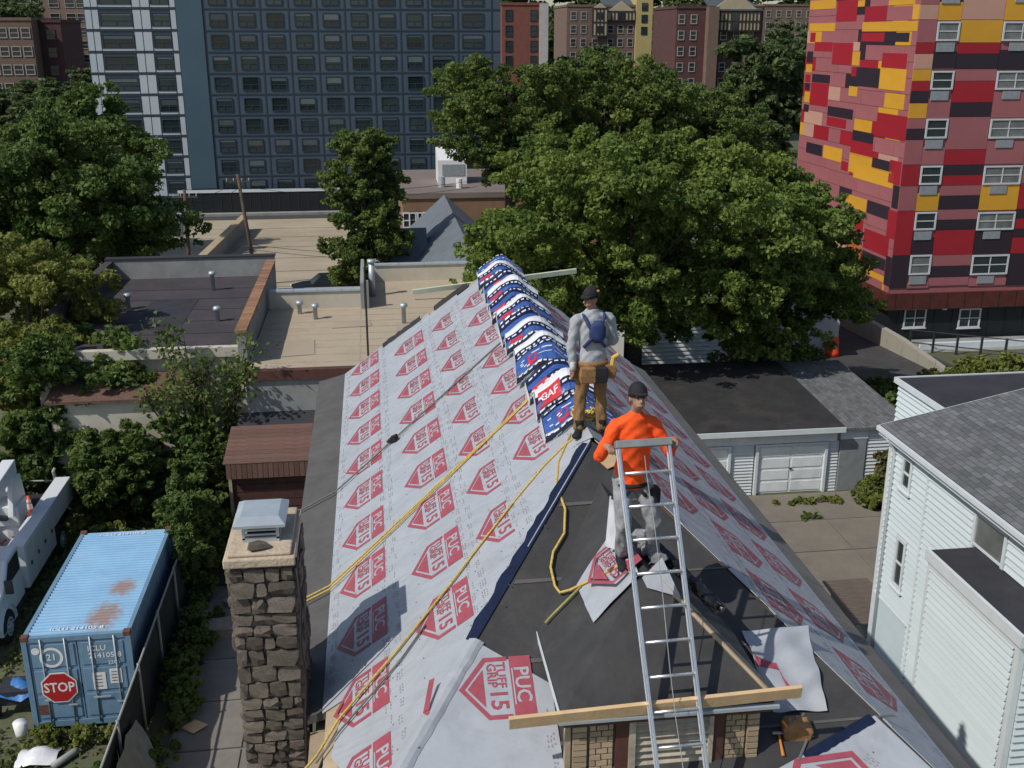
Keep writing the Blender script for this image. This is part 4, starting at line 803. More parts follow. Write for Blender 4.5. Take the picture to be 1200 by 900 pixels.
part('mirror', MB().box(xr, xr + .22, 27.55, 27.62, 1.45, 1.85), M['tdark'], tk, bevel=.02); part('step', MB().box(xr - .25, xr - .02, 28.35, 29.2, .45, .6), M['tdark'], tk)
def wheel(y, x):
    wl = part('wheel', MB().tube([(x - .26, y, .48), (x, y, .48)], .48, 24), M['tyre'], tk, bevel=.05); part('rim', MB().tube([(x - .05, y, .48), (x + .012, y, .48)], .27, 18), M['zinc'], wl); part('hub', MB().tube([(x, y, .48), (x + .05, y, .48)], .1, 10), M['zinc'], wl)
    for k in range(8): a = k * math.pi / 4; part('wheel_nut', MB().tube([(x + .01, y + .19 * math.cos(a), .48 + .19 * math.sin(a)), (x + .03, y + .19 * math.cos(a), .48 + .19 * math.sin(a))], .022, 6), M['tdark'], wl)
wheel(27.55, xr); wheel(32.95, xr); wheel(27.55, xl + .26); wheel(32.95, xl + .26)
part('wheel_arch', MB().loft([[(xr - .3, 27.55 + .62 * math.cos(a), .48 + .6 * math.sin(a)) for a in [k * math.pi / 10 for k in range(11)]] + [(xr - .3, 26.93, .48)], [(xr + .02, 27.55 + .62 * math.cos(a), .48 + .6 * math.sin(a)) for a in [k * math.pi / 10 for k in range(11)]] + [(xr + .02, 26.93, .48)]], cap=False), M['tw'], tk)
lk = part('tool_locker', MB().box(xr - .48, xr, 29.45, 32.3, .62, 1.98).box(xr - .48, xr, 32.3, 34.6, 1.2, 1.98), M['tw'], tk, bevel=.02)
part('tool_locker', MB().box(xl, xl + .48, 29.45, 34.6, .7, 1.98), M['tw'], tk, bevel=.02)
for k in range(4): y0 = 29.5 + .7 * k; part('locker_door', MB().box(xr, xr + .012, y0 + .02, y0 + .66, .72, 1.9), M['tw'], lk); part('locker_latch', MB().box(xr + .012, xr + .035, y0 + .3, y0 + .4, 1.2, 1.3), M['tdark'], lk)
part('bed', MB().box(xl + .48, xr - .48, 29.45, 35.1, .86, 1.0), M['tdark'], tk); part('tail_shelf', MB().box(xl + .1, xr - .02, 34.62, 35.3, .75, 1.1), M['tdark'], tk)
part('turret', MB().tube([(-11.55, 31.9, .95), (-11.55, 31.9, 1.7)], [.42, .38], 16).box(-11.95, -11.15, 31.45, 32.35, 1.7, 2.35), M['tw'], tk, bevel=.03)
part('boom_base', MB().slab([(-11.2, 31.2, 2.1), (-11.2, 32.5, 2.3), (-11.2, 32.3, 3.1), (-11.2, 31.6, 3.2)], (-.16, 0, 0)).slab([(-11.75, 31.2, 2.1), (-11.75, 32.5, 2.3), (-11.75, 32.3, 3.1), (-11.75, 31.6, 3.2)], (-.16, 0, 0)), M['tw'], tk, bevel=.02)
part('boom', MB().slab([(-11.3, 32.35, 3.1), (-11.3, 26.6, 2.75), (-11.3, 26.6, 3.1), (-11.3, 32.35, 3.55)], (-.38, 0, 0)), M['tw'], tk, bevel=.03); part('boom_cylinder', MB().tube([(-11.5, 31.4, 2.0), (-11.5, 29.6, 2.9)], .09, 10), M['tdark'], tk)
hs = MB(); r = random.Random(2)
for k in range(6): hs.tube([(-11.5 + r.uniform(-.4, .4), 29.7 + t * .28, 1.15 + .25 * math.sin(t * 1.3 + k)) for t in range(7)], .035, 6)
part('hose', hs, mat('dark_red_hose', (.09, .02, .02), .6), tk, smooth=True)
def cone(loc, label, s=1.0, stub=False):
    x, y, z = loc; M.setdefault('coneorange', mat('cone_orange', (.82, .12, .02), .55, .1, 6)); c = thing('traffic_cone', label, 'traffic cone', loc)
    part('base', MB().box(x - .19 * s, x + .19 * s, y - .19 * s, y + .19 * s, z, z + .04 * s), M['coneorange'], c, bevel=.01)
    part('body', MB().tube([(x, y, z + .04 * s), (x, y, z + .34 * s), (x, y, z + .72 * s)], [.14 * s, .09 * s, .03 * s], 16), M['coneorange'], c, smooth=True)
    part('reflective_band', MB().tube([(x, y, z + .36 * s), (x, y, z + .5 * s)], [.089 * s, .066 * s], 16, cap=False), M['white'], c, smooth=True); part('reflective_band', MB().tube([(x, y, z + .56 * s), (x, y, z + .63 * s)], [.058 * s, .047 * s], 16, cap=False), M['white'], c, smooth=True)
p = atz(37, 610, 1.0); cone((p.x, p.y, 1.0), 'orange traffic cone with white bands on the service truck bed', 1.2)
# --- privacy fence
M['mesh'] = mat('dark_mesh_fabric', (.02, .026, .026), .8, .3, 3, .3, 30); M['post'] = mat('galv_post', (.28, .29, .28), .6, .15, 6)
fn = thing('fence', 'dark mesh privacy fence running beside the blue container', 'fence', (-5.9, 27, 0))
fy = [18.2, 20.4, 22.6, 25.0, 27.4, 29.8, 32.2, 34.2]
for y in fy: part('fence_post', MB().tube([(-5.88, y, 0), (-5.88, y, 2.08)], .035, 8), M['post'], fn, smooth=True)
for a, b in zip(fy[:-1], fy[1:]):
    mb = MB(); n = 10
    for k in range(n):
        for j in range(6):
            P = lambda i, q: (-5.93 + .03 * math.sin(i * .9 + q * .7 + a), a + (b - a) * i / n, .02 + 1.95 * q / 6 - .03 * math.sin(math.pi * i / n) * (q == 6)); mb.add([P(k, j), P(k + 1, j), P(k + 1, j + 1), P(k, j + 1)], [(0, 1, 2, 3)])
    part('mesh_panel', mb, M['mesh'], fn, smooth=True)
part('top_rail', MB().tube([(-5.88, 18.2, 2.03), (-5.88, 34.2, 2.03)], .028, 8), M['post'], fn, smooth=True)
mb = MB(); rows = []
for k in range(13):
    a = k / 12; rows.append([Vector((-5.82 + .1 * q + .12 * a + .03 * math.sin(k * 1.3 + q), 21.6 - 3.0 * a, 1.25 + .35 * math.sin(a * 3) - q * .26 + .03 * math.sin(k * 1.7 + q))) for q in range(6)])
for i in range(12):
    for k in range(5): mb.add([rows[i][k], rows[i + 1][k], rows[i + 1][k + 1], rows[i][k + 1]], [(0, 1, 2, 3)])
solo('fence_flap', mb, mat('lit_mesh_fabric', (.20, .215, .20), .8, .25, 2, .4, 10), 'loose grey tarp sagging off the near fence end before the container', 'tarp', smooth=True)  # bulging fence fabric; the light it catches is painted in as paler grey
p = atz(78, 606, 0); solo('leaning_post', MB().tube([p, p + Vector((-.25, .1, 1.7)), p + Vector((-.2, .15, 1.8))], [.07, .07, .05], 8), M['post'], 'weathered leaning metal post behind the container by the cone', 'post')
solo('rail_pipe', MB().tube([p + Vector((-.22, .1, 1.35)), p + Vector((-2.3, .4, 1.3))], .03, 6), M['post'], 'thin horizontal pipe rail joined to the leaning post', 'rail')
# --- alley and yard clutter
p = atz(227, 853, .08); solo('plywood_scrap', MB().slab([p + Vector(q) for q in ((-.3, .02, 0), (.02, -.26, .02), (.34, .0, .05), (.0, .27, .03))], (0, 0, .02)), M['pine'], 'square scrap of plywood lying on the alley path', 'plywood')
M['block'] = mat('cinder_block', (.26, .22, .18), .9, .3, 6, .6, 20)
for k, (px, py, s, a, lab) in enumerate(((285, 680, .34, .3, 'pale concrete block left of the chimney, upper one'), (262, 740, .42, .1, 'brownish block beside the chimney foot, lower one'), (276, 705, .26, .8, 'broken stone lump between two blocks by the chimney'), (250, 720, .2, .5, 'small broken stone in the alley by the blocks'))):
    p = atz(px, py, .1); mb = MB(); rr = random.Random(k)
    mb.v = [tuple(p + Matrix.Rotation(a, 3, 'Z') @ Vector((x * s * 1.3 + rr.uniform(-.05, .05), y * s * .8 + rr.uniform(-.05, .05), z * s * .7 + s * .2 + rr.uniform(-.04, .04)))) for x in (-1, 1) for y in (-1, 1) for z in (-.5, .6)]
    mb.f = [[0, 1, 3, 2], [4, 6, 7, 5], [0, 4, 5, 1], [2, 3, 7, 6], [0, 2, 6, 4], [1, 5, 7, 3]]; mb.m = [0] * 6; solo('block', mb, M['block'], lab, 'block', bevel=.03)
p = atz(20, 806, .6); mb = MB(); r = random.Random(8)
for j in range(7):
    for i in range(7): mb.v.append((p.x - .5 + i * .17, p.y - .4 + j * .14, .75 + .12 * math.sin(i * 1.4 + j) - .05 * (abs(i - 3) + abs(j - 3)) + r.uniform(-.03, .03)))
for j in range(6):
    for i in range(6): k = j * 7 + i; mb.f.append([k, k + 1, k + 8, k + 7]); mb.m.append(0)
solo('tarp', mb, mat('blue_tarp', (.04, .16, .42), .5, .2, 5), 'small bright blue tarp heaped left of the container doors', 'tarp', smooth=True)
solo('cart', MB().box(p.x - .4, p.x + .5, p.y - .3, p.y + .4, .3, .68).tube([(p.x - .45, p.y - .3, .18), (p.x - .38, p.y - .3, .18)], .18, 12).tube([(p.x + .45, p.y - .3, .18), (p.x + .52, p.y - .3, .18)], .18, 12), M['tdark'], 'dark cart under the blue tarp', 'cart')
p = atz(26, 862, 0); solo('bucket', MB().tube([p, p + Vector((0, 0, .1)), p + Vector((0, 0, .38)), p + Vector((0, 0, .36)), p + Vector((0, 0, .08))], [.14, .145, .17, .155, .12], 16), M['white'], 'white plastic bucket on the grass below the container', 'bucket', smooth=True)
p = atz(45, 892, 0); mb = MB(); r = random.Random(4)
for j in range(6):
    for i in range(6): mb.v.append((p.x - .45 + i * .18, p.y - .3 + j * .13, .05 + .28 * math.exp(-((i - 2.5) ** 2 + (j - 2.5) ** 2) / 4) + r.uniform(0, .07)))
for j in range(5):
    for i in range(5): k = j * 6 + i; mb.f.append([k, k + 1, k + 7, k + 6]); mb.m.append(0)
solo('plastic_sheet', mb, M['wwhite'], 'crumpled white plastic sheet on the grass at lower left', 'sheet', smooth=True)
p, q = atz(62, 898, .1), atz(86, 882, .1); solo('pipe', MB().tube([p, q, q + (q - p) * .2], .09, 10), M['post'], 'short grey pipe lying beside the white plastic sheet', 'pipe', smooth=True)
# --- brown shed
M['brownshingle'] = randomize(mat('brown_shingle', (.15, .085, .065), .9, .25, 9, .4, 40), .15); M['brownwall'] = mat('brown_siding', (.075, .035, .03), .8, .2, 4)
sh = thing('shed', 'brown shingled shed beyond the chimney beside the house eave', 'shed', (-3.75, 33.7, 0))
part('wall', MB().box(-4.95, -2.5, 32.7, 35.4, 0, 2.5), M['brownwall'], sh)
mm = unitbox('shingle_course', M['brownshingle'])
for k in range(9): t = (k + .5) / 9; piece('shingle_course', mm, sh, (-3.75, 32.45 + 2.5 * t, 3.0 + .34 * t + .01), (math.atan2(.34, 2.5) - .03, 0, 0), (2.72, .33, .03))
for k in range(16): piece('fascia_board', mm, sh, (-5.0 + .165 * k + .05, 32.46, 2.74), (0, 0, 0), (.15, .05, .5))
part('gable_end', MB().slab([(-5.0, 32.5, 2.5), (-5.0, 35.3, 2.5), (-5.0, 35.0, 3.3), (-5.0, 32.5, 2.98)], (.05, 0, 0)), M['brownwall'], sh)
for k in range(8): part('wall_board', MB().box(-4.97, -2.48, 32.67, 32.7, 2.2 - k * .28, 2.45 - k * .28), M['brownwall'], sh)
part('corner_post', MB().box(-5.0, -4.9, 32.6, 32.7, 0, 2.45), M['deckwood'], sh)
# --- flat roofed commercial buildings
M['tanroof'] = mat('tan_flat_roof', (.42, .35, .255), .92, .12, .5, .25, 8, stain=(.27, .215, .15), sscale=.5, samt=.8); M['cream'] = mat('cream_wall', (.52, .49, .41), .85, .1, 1, stain=(.36, .33, .28), sscale=.7, samt=.6); M['conc'] = mat('grey_render', (.27, .28, .27), .9, .15, 1, stain=(.15, .155, .15), sscale=.6, samt=.7)
tb2 = thing('flat_roof_building', 'low building with a wide tan flat roof beyond the house', 'building', (0, 43, 0))
part('wall', MB().box(-4.68, 7, 36.3, 50.4, -.5, 4.6), M['conc'], tb2)
part('roof', MB().box(-4.68, -.75, 36.5, 45.4, 4.6, 4.8).box(-.75, 7, 36.5, 50.4, 4.6, 4.79), M['tanroof'], tb2)
part('roof_edge', MB().box(-4.7, 7, 36.2, 36.5, 4.55, 4.9), M['brown'], tb2)
for k in range(9): part('roof_seam', MB().box(-4.4, 6.8, 37.4 + k * .95, 37.45 + k * .95, 4.79, 4.812), M['tanroof'], tb2)
for x0, x1, y in ((-4.6, -.55, 45.4), (-.15, 7, 50.4)):
    w_ = part('parapet', MB().box(x0, x1, y, y + .3, 4.5, 5.55), M['cream'], tb2); n = int((x1 - x0) / 1.3)
    for k in range(n + 1): part('coping', MB().box(x0 + k * (x1 - x0) / (n + 1) + .01, x0 + (k + 1) * (x1 - x0) / (n + 1) - .01, y - .06, y + .36, 5.55, 5.62), M['zinc'], w_)
part('corner_fence', MB().box(-.75, -.6, 45.2, 50.4, 4.8, 5.9).box(-.55, -.4, 45.2, 45.35, 4.8, 6.0), M['conc'], tb2)
part('vent_pipe', MB().tube([(-.25, 47.5, 4.8), (-.25, 47.5, 6.3)], .14, 12).tube([(-.25, 47.5, 6.3), (-.25, 47.5, 6.45)], .19, 12), M['zinc'], tb2, smooth=True)
solo('antenna_pole', MB().tube([(-.45, 38.0, 4.8), (-.45, 38.0, 8.1)], .04, 6), M['tdark'], 'thin dark pole standing on the tan flat roof', 'pole')
lt = thing('lean_to', 'low lean-to with a dark flat roof against the tan-roofed building', 'lean-to', (-3.6, 35.8, 0)); part('wall', MB().box(-4.9, -2.35, 35.6, 36.25, 0, 2.75), M['conc'], lt); part('roof', MB().slab([(-5.0, 35.5, 2.8), (-2.3, 35.5, 2.8), (-2.3, 36.29, 3.3), (-5.0, 36.29, 3.3)], (0, 0, .08)), M['flatblack'], lt)
M['blackroof'] = mat('patched_black_roof', (.055, .047, .053), .85, .2, .8, .2, 15, stain=(.075, .06, .06), sscale=.4, samt=.6); M['orangebrick'] = randomize(mat('orange_brick', (.29, .155, .09), .9, .25, 8, .4, 30), .25, .01)
bb = thing('black_roof_building', 'low building with a black patched flat roof and brick parapet', 'building', (-8.5, 45, 0))
part('wall', MB().box(-12.2, -4.75, 38.3, 50.6, -.5, 5.1), M['cream'], bb); part('roof', MB().box(-12.0, -5.0, 38.3, 50.4, 5.1, 5.25), M['blackroof'], bb)
part('parapet', MB().box(-12.3, -4.75, 50.3, 50.7, 5.1, 6.15), M['conc'], bb); part('parapet', MB().box(-12.35, -12.0, 41, 50.3, 5.1, 6.1), M['blackroof'], bb)
rpp = part('parapet', MB().box(-5.02, -4.72, 37.5, 50.3, 4.7, 5.95), M['conc'], bb); mm = unitbox('coping_brick', M['orangebrick'])
for k in range(40): piece('coping_brick', mm, rpp, (-4.88, 37.6 + k * .315, 6.0), (0, random.uniform(-.04, .04), random.uniform(-.03, .03)), (.42, .295, .11))
part('coping', MB().box(-12.35, -4.7, 50.25, 50.75, 6.15, 6.22), M['flatblack'], bb); part('eave_edge', MB().box(-12.2, -5.05, 38.0, 38.32, 4.95, 5.3), M['cream'], bb)
part('roof_patch', MB().box(-9.5, -7.6, 41, 46, 5.25, 5.262), M['flatblack'], bb); part('side_roof', MB().slab([(-11.5, 36.4, 3.9), (-6.6, 36.4, 3.9), (-6.6, 38.25, 4.3), (-11.5, 38.25, 4.3)], (0, 0, .1)), M['brownshingle'], bb); part('wall', MB().box(-11.4, -6.7, 36.6, 38.25, 0, 3.88), M['cream'], bb)
for x, y, w_, d in ((-3.6, 38.2, 1.2, 2.2), (-1.9, 42.0, 1.6, 1.1), (1.6, 46.5, 2.4, 1.3), (.6, 39.5, .9, 3.0)): part('roof_patch', MB().slab([(x, y, 4.815), (x + w_, y + .15, 4.815), (x + w_ - .1, y + d, 4.815), (x + .1, y + d - .1, 4.815)], (0, 0, .008)), M['lot'], tb2)
for x, y, h in ((-2.6, 43.6, .5), (1.0, 42.4, .7), (-3.3, 44.6, .4)): part('roof_vent', MB().tube([(x, y, 4.8), (x, y, 4.8 + h), (x, y, 4.82 + h), (x, y, 4.95 + h)], [.09, .09, .17, .13], 10), M['zinc'], tb2, smooth=True)
for x, y, h in ((-7.2, 47.5, .7), (-10.2, 44.5, .5), (-6.3, 42.0, .45)): part('roof_vent', MB().tube([(x, y, 5.25), (x, y, 5.25 + h), (x, y, 5.27 + h), (x, y, 5.4 + h)], [.09, .09, .17, .13], 10), M['zinc'], bb, smooth=True)
for y in (40.2, 42.1, 44.0, 45.9, 47.8): part('roof_seam', MB().box(-11.9, -5.05, y, y + .07, 5.25, 5.264), M['flatblack'], bb)
# --- utility poles, wires, car
M['wood'] = mat('pole_wood', (.10, .075, .055), .9, .3, 6)
def upole(px0, py0, px1, py1, y, label, tr=False):
    a, b = aty(px1, py1, y), aty(px0, py0, y); a.z = gz(y) - .3; t = thing('utility_pole', label, 'utility pole', a); part('pole', MB().tube([a, b], [.17, .11], 10), M['wood'], t, smooth=True)
    part('crossarm', MB().box(b.x - .9, b.x + .9, b.y - .05, b.y + .05, b.z - .6, b.z - .48), M['wood'], t)
    for k in (-.8, -.3, .3, .8): part('insulator', MB().tube([(b.x + k, b.y, b.z - .48), (b.x + k, b.y, b.z - .3)], .05, 6), M['zinc'], t)
    if tr: part('transformer', MB().tube([(b.x - .7, b.y - .1, b.z - 3.4), (b.x - .7, b.y - .1, b.z - 1.7)], .38, 14), M['zinc'], t, bevel=.04)
    return b
b1 = upole(216, 222, 222, 318, 80, 'wooden utility pole with grey transformer beside the left tree', True); b2 = upole(278, 204, 301, 318, 82, 'slim leaning utility pole in the tan parking lot')
for k, (dz, dx) in enumerate(((-.4, 0), (-.9, .2), (-5.2, 0), (-5.6, .2))):
    a, b = b1 + Vector((dx, 0, dz)), b2 + Vector((dx, 0, dz)); c = Vector((8, 84, b2.z + dz - .6)); pts = [a.lerp(b, t / 8) - Vector((0, 0, .5 * math.sin(math.pi * t / 8))) for t in range(9)] + [b.lerp(c, t / 8) - Vector((0, 0, .8 * math.sin(math.pi * t / 8))) for t in range(1, 9)]
    solo('overhead_wire', MB().tube(pts, .02, 4), M['dark'], ('topmost', 'second', 'third', 'lowest')[k] + ' overhead wire crossing the tan parking lot', 'wire')
kw = part if False else None
M['tancap'] = mat('tan_cap', (.4, .32, .2), .9)
lw = thing('lot_wall', 'low dark wall with tan coping along the left of the parking lot', 'wall', (-14, 100, gz(100))); part('wall', MB().slab([(-14.2, 66, gz(66)), (-14.2, 118, gz(118)), (-14.2, 118, gz(118) + 1.5), (-14.2, 66, gz(66) + 1.5)], (.5, 0, 0)), M['conc'], lw)
for k in range(13): y = 66.2 + k * 4; part('coping', MB().slab([(-14.3, y, gz(y) + 1.52), (-13.6, y, gz(y) + 1.52), (-13.6, y + 3.9, gz(y + 3.9) + 1.52), (-14.3, y + 3.9, gz(y + 3.9) + 1.52)], (0, 0, .12)), M['tancap'], lw)
def car(loc, rot, col, label):
    t = thing('parked_car', label, 'car', loc); Mx = Matrix.Translation(loc) @ Matrix.Rotation(rot, 4, 'Z'); mc = mat('car_paint', col, .25, .1, 3, spec=.6)
    prof = [(-2.2, .35), (-2.25, .7), (-1.4, .88), (-.6, .95), (.9, .95), (1.9, .9), (2.2, .75), (2.2, .35)]; g = lambda mb: [setattr(mb, 'v', [tuple(Mx @ Vector(p)) for p in mb.v]), mb][1]
    part('body', g(MB().slab([(x, -.88, z) for x, z in prof], (0, 1.76, 0))), mc, t, bevel=.06)
    part('cabin', g(MB().loft([[(-.85, -.78, .94), (1.5, -.78, .94), (1.5, .78, .94), (-.85, .78, .94)], [(-.25, -.66, 1.42), (1.05, -.66, 1.42), (1.05, .66, 1.42), (-.25, .66, 1.42)]])), M['glass'], t); part('roof', g(MB().box(-.22, 1.02, -.64, .64, 1.41, 1.46)), mc, t, bevel=.02)
    for x in (-1.4, 1.4):
        for s in (-1, 1): part('wheel', g(MB().tube([(x, .9 * s, .33), (x, .68 * s, .33)], .33, 16)), M['tyre'], t)
    for s in (-1, 1): part('headlight', g(MB().box(-2.27, -2.2, .6 * s - .18, .6 * s + .18, .6, .72)), M['white'], t)
p = atz(378, 327, gz(66) + .6); car((p.x, p.y, gz(p.y) + .05), R(8), (.012, .014, .02), 'dark car parked on the tan lot behind the cream parapet')
p = atz(262, 306, gz(75) + .6); car((p.x, p.y, gz(p.y) + .05), R(80), (.015, .015, .017), 'black car parked on the tan lot near the wooden poles')
# ================================================================ right: garage, white house
wedge = mesh_of(MB().add([(-.5, 0, -.5), (.5, 0, -.5), (.5, -1, -.5), (-.5, -1, -.5), (-.5, 0, .5), (.5, 0, .5), (.5, -.04, .5), (-.5, -.04, .5)], [(0, 3, 2, 1)[::-1], (4, 5, 6, 7), (3, 2, 6, 7), (0, 1, 5, 4)[::-1], (1, 2, 6, 5), (0, 4, 7, 3)]), 'siding_board')
def wedge_for(m):
    me = wedge.copy(); me.materials.clear(); me.materials.append(m); return me
def siding(parent, face, c, a0, a1, z0, z1, pitch, me, holes=(), t=.055, name='siding_board'):
    """horizontal lapped boards; face 'y' looks to -y at y=c, face 'x' looks to -x at x=c; holes (a0,a1,z0,z1)"""
    n = int(round((z1 - z0) / pitch)); p = (z1 - z0) / n
    for k in range(n):
        zc = z0 + (k + .5) * p; seg = [(a0, a1)]
        for (h0, h1, hz0, hz1) in holes:
            if hz0 < zc < hz1: seg = [q for (s0, s1) in seg for q in ((s0, min(s1, h0)), (max(s0, h1), s1)) if q[1] - q[0] > .03]
        for s0, s1 in seg:
            m = (s0 + s1) / 2
            piece(name, me, parent, (m, c, zc) if face == 'y' else (c, m, zc), (0, 0, 0) if face == 'y' else (0, 0, -math.pi / 2), (s1 - s0 - .004, t, p * 1.0))
def window(parent, face, c, a0, a1, z0, z1, fm, gm, mull=(1, 1), fw=.07, out=.03, sill=True, name='window', ac=None):
    B = (lambda mb, p0, p1, q0, q1, d0, d1: mb.box(p0, p1, c + d0, c + d1, q0, q1)) if face == 'y' else (lambda mb, p0, p1, q0, q1, d0, d1: mb.box(c + d0, c + d1, p0, p1, q0, q1))
    f = MB(); B(f, a0, a0 + fw, z0, z1, -out, .02); B(f, a1 - fw, a1, z0, z1, -out, .02); B(f, a0 + fw, a1 - fw, z1 - fw, z1, -out, .02); B(f, a0 + fw, a1 - fw, z0, z0 + fw, -out - .01, .02)
    for k in range(1, mull[0] + 1): x = a0 + (a1 - a0) * k / (mull[0] + 1); B(f, x - fw * .3, x + fw * .3, z0 + fw, z1 - fw, -out * .7, .02)
    for k in range(1, mull[1] + 1): z = z0 + (z1 - z0) * k / (mull[1] + 1); B(f, a0 + fw, a1 - fw, z - fw * .3, z + fw * .3, -out * .6, .018)
    w_ = part(name, f, fm, parent); g_ = MB(); B(g_, a0 + fw * .6, a1 - fw * .6, z0 + fw * .6, z1 - fw * .6, -.004, .012); part('pane', g_, gm, w_)
    if sill: s = MB(); B(s, a0 - .05, a1 + .05, z0 - .05, z0 - .002, -out - .05, .02); part('sill', s, fm, w_)
    if ac: s = MB(); B(s, ac[0], ac[1], ac[2], ac[3], -.05, .0); part('air_conditioner_grille', s, M['acgrey'], w_)
    return w_
M['acgrey'] = mat('ac_grey', (.26, .29, .31), .6, .15, 4)
SW, SG = wedge_for(M['siding']), wedge_for(M['sidingg'])
# --- garage
M['groof'] = mat('garage_roof', (.028, .027, .028), .9, .3, 1.2, .4, 25, stain=(.06, .052, .046), sscale=.7, samt=.8); M['gdoor'] = mat('garage_door_white', (.74, .78, .79), .55, .08, 2, stain=(.42, .44, .43), sscale=1.3, samt=.5)  # roof colour deepened to near-black to carry the big tree's shade
ga = thing('garage', 'low white garage with two roll doors and dark roof under the big tree', 'garage', (14.5, 37.5, 0))
part('wall', MB().box(8.5, 18.8, 34.6, 41, 0, 2.45), M['conc'], ga)
part('roof', MB().slab([(8.2, 34.2, 2.5), (16.45, 34.2, 2.5), (16.45, 41.3, 2.9), (8.2, 41.3, 2.9)], (0, 0, .1)), M['groof'], ga); part('roof', MB().slab([(16.47, 34.35, 2.4), (19.2, 34.35, 2.4), (19.2, 41.3, 2.8), (16.47, 41.3, 2.8)], (0, 0, .09)), M['shingleg'], ga)
part('fascia', MB().box(8.2, 16.45, 34.15, 34.2, 2.42, 2.61), M['trim'], ga); part('lintel', MB().box(8.5, 16.3, 34.5, 34.597, 1.98, 2.42), M['gdoor'], ga)
for (x0, x1) in ((9.7, 12.35), (13.28, 15.98)):
    d = part('garage_door', MB().box(x0 + .1, x1 - .1, 34.56, 34.62, .02, 1.88), M['gdoor'], ga)
    for j in range(4):
        for i in range(2):
            w_ = (x1 - x0 - .3) / 2; xa = x0 + .13 + i * (w_ + .04); za = .06 + j * .46; part('door_panel', MB().box(xa + .03, xa + w_ - .03, 34.54, 34.558, za + .03, za + .4), M['gdoor'], d, bevel=.015)
    part('door_frame', MB().box(x0, x0 + .1, 34.46, 34.6, 0, 1.96).box(x1 - .1, x1, 34.46, 34.6, 0, 1.96).box(x0 + .1, x1 - .1, 34.46, 34.6, 1.88, 1.96), M['trim'], d)
    part('door_handle', MB().box((x0 + x1) / 2 - .06, (x0 + x1) / 2 + .06, 34.5, 34.53, .95, 1.0), M['tdark'], d)
siding(ga, 'y', 34.59, 12.4, 13.22, 0, 1.95, .12, SG); siding(ga, 'y', 34.59, 16.02, 16.42, 0, 1.95, .12, SG); siding(ga, 'y', 34.59, 17.5, 18.8, 0, 2.35, .14, SG); siding(ga, 'y', 34.59, 8.5, 9.65, 0, 1.95, .12, SG)
part('side_door', MB().box(16.45, 17.45, 34.5, 34.58, 0, 2.0), mat('grey_door', (.23, .25, .26), .7, .15, 3), ga, bevel=.01); part('head_board', MB().box(16.45, 17.48, 34.49, 34.59, 2.02, 2.35), M['trim'], ga)
# small lean-to by the white house
ls = thing('lean_to', 'small lean-to with brown slatted roof beside the white house', 'lean-to', (11.8, 23, 0)); part('wall', MB().box(11.55, 12.5, 22.35, 23.9, 0, 2.0), M['conc'], ls)
mm = unitbox('roof_slat', M['brown2'] if 'brown2' in M else mat('brown_slat', (.115, .09, .075), .85, .25, 5))
for k in range(9): t = (k + .5) / 9; piece('roof_slat', mm, ls, (11.95, 22.05 + 1.95 * t, 2.12 + .16 * t), (R(5) + .02, 0, 0), (1.25, .205, .03))
siding(ls, 'y', 22.33, 11.55, 12.5, 0, 2.05, .17, SG)
# --- white house
wh = thing('white_house', 'white lap-sided house with grey shingle roof on the right', 'house', (14, 18, 0)); WX = 11.75
part('wall', MB().box(WX, 20, 6, 22, 0, 7.25), M['siding'], wh)
part('wall', MB().box(13.4, 22, 22.0, 25.0, 0, 7.4), M['siding'], wh, label='taller rear wing')
part('roof', MB().slab([(11.48, 5, 7.28), (20, 5, 9.1), (20, 22.15, 9.1), (11.48, 22.15, 7.28)], (0, 0, .07)), M['shingleg'], wh, label='low grey shingle roof')
part('gable_infill', MB().slab([(WX, 22.0, 7.25), (20, 22.0, 7.25), (20, 22.0, 9.05)], (0, -.1, 0)), M['siding'], wh)
part('gutter', MB().box(11.40, 11.475, 5, 22.15, 7.24, 7.34), M['trim'], wh); part('soffit', MB().box(11.48, WX - .02, 5, 22.1, 7.17, 7.21), M['trim'], wh)
part('eave_board', MB().box(11.476, 11.5, 5, 22.15, 7.12, 7.24), M['trim'], wh)
part('rake_trim', MB().slab([(11.48, 22.155, 7.23), (20, 22.155, 9.05), (20, 22.155, 9.16), (11.48, 22.155, 7.34)], (0, .03, 0)), M['trim'], wh)
rw = part('flat_roof', MB().box(13.3, 22, 22.2, 25.1, 7.4, 7.47), M['flatblack'], wh); part('roof_edge', MB().box(13.27, 13.34, 22.2, 25.13, 7.36, 7.5).box(13.3, 22, 25.1, 25.15, 7.36, 7.5), M['trim'], rw)
siding(wh, 'x', 13.38, 22.2, 25.0, 6.2, 7.36, .15, SW)
P = aty(1072, 490, 23.6); window(wh, 'x', 13.36, 23.2, 23.75, 6.35, 6.85, M['trim'], M['glass'], (0, 0), .05)
holes = [(20.85, 21.35, 6.1, 6.95), (17.1, 18.3, 5.5, 6.98), (20.7, 21.2, 3.7, 5.0)]
siding(wh, 'x', WX - .003, 6.2, 21.9, 3.1, 7.12, .15, SW, holes); part('corner_trim', MB().box(WX - .045, WX + .05, 21.88, 22.03, 0, 7.2), M['trim'], wh)
siding(wh, 'x', WX - .003, 19.6, 21.9, 1.0, 3.1, .15, SW, [(20.3, 21.9, 0, 3.1)]); part('trim_board', MB().box(WX - .05, WX - .02, 20.12, 20.2, 0, 7.12), M['trim'], wh)
part('drip_ledge', MB().box(WX - .06, WX, 20.3, 21.95, 3.06, 3.12), M['trim'], wh); part('lower_panel', MB().box(WX - .03, WX + .03, 20.3, 21.9, 0, 3.06), mat('pale_panel', (.58, .68, .72), .5, .06, 2), wh)
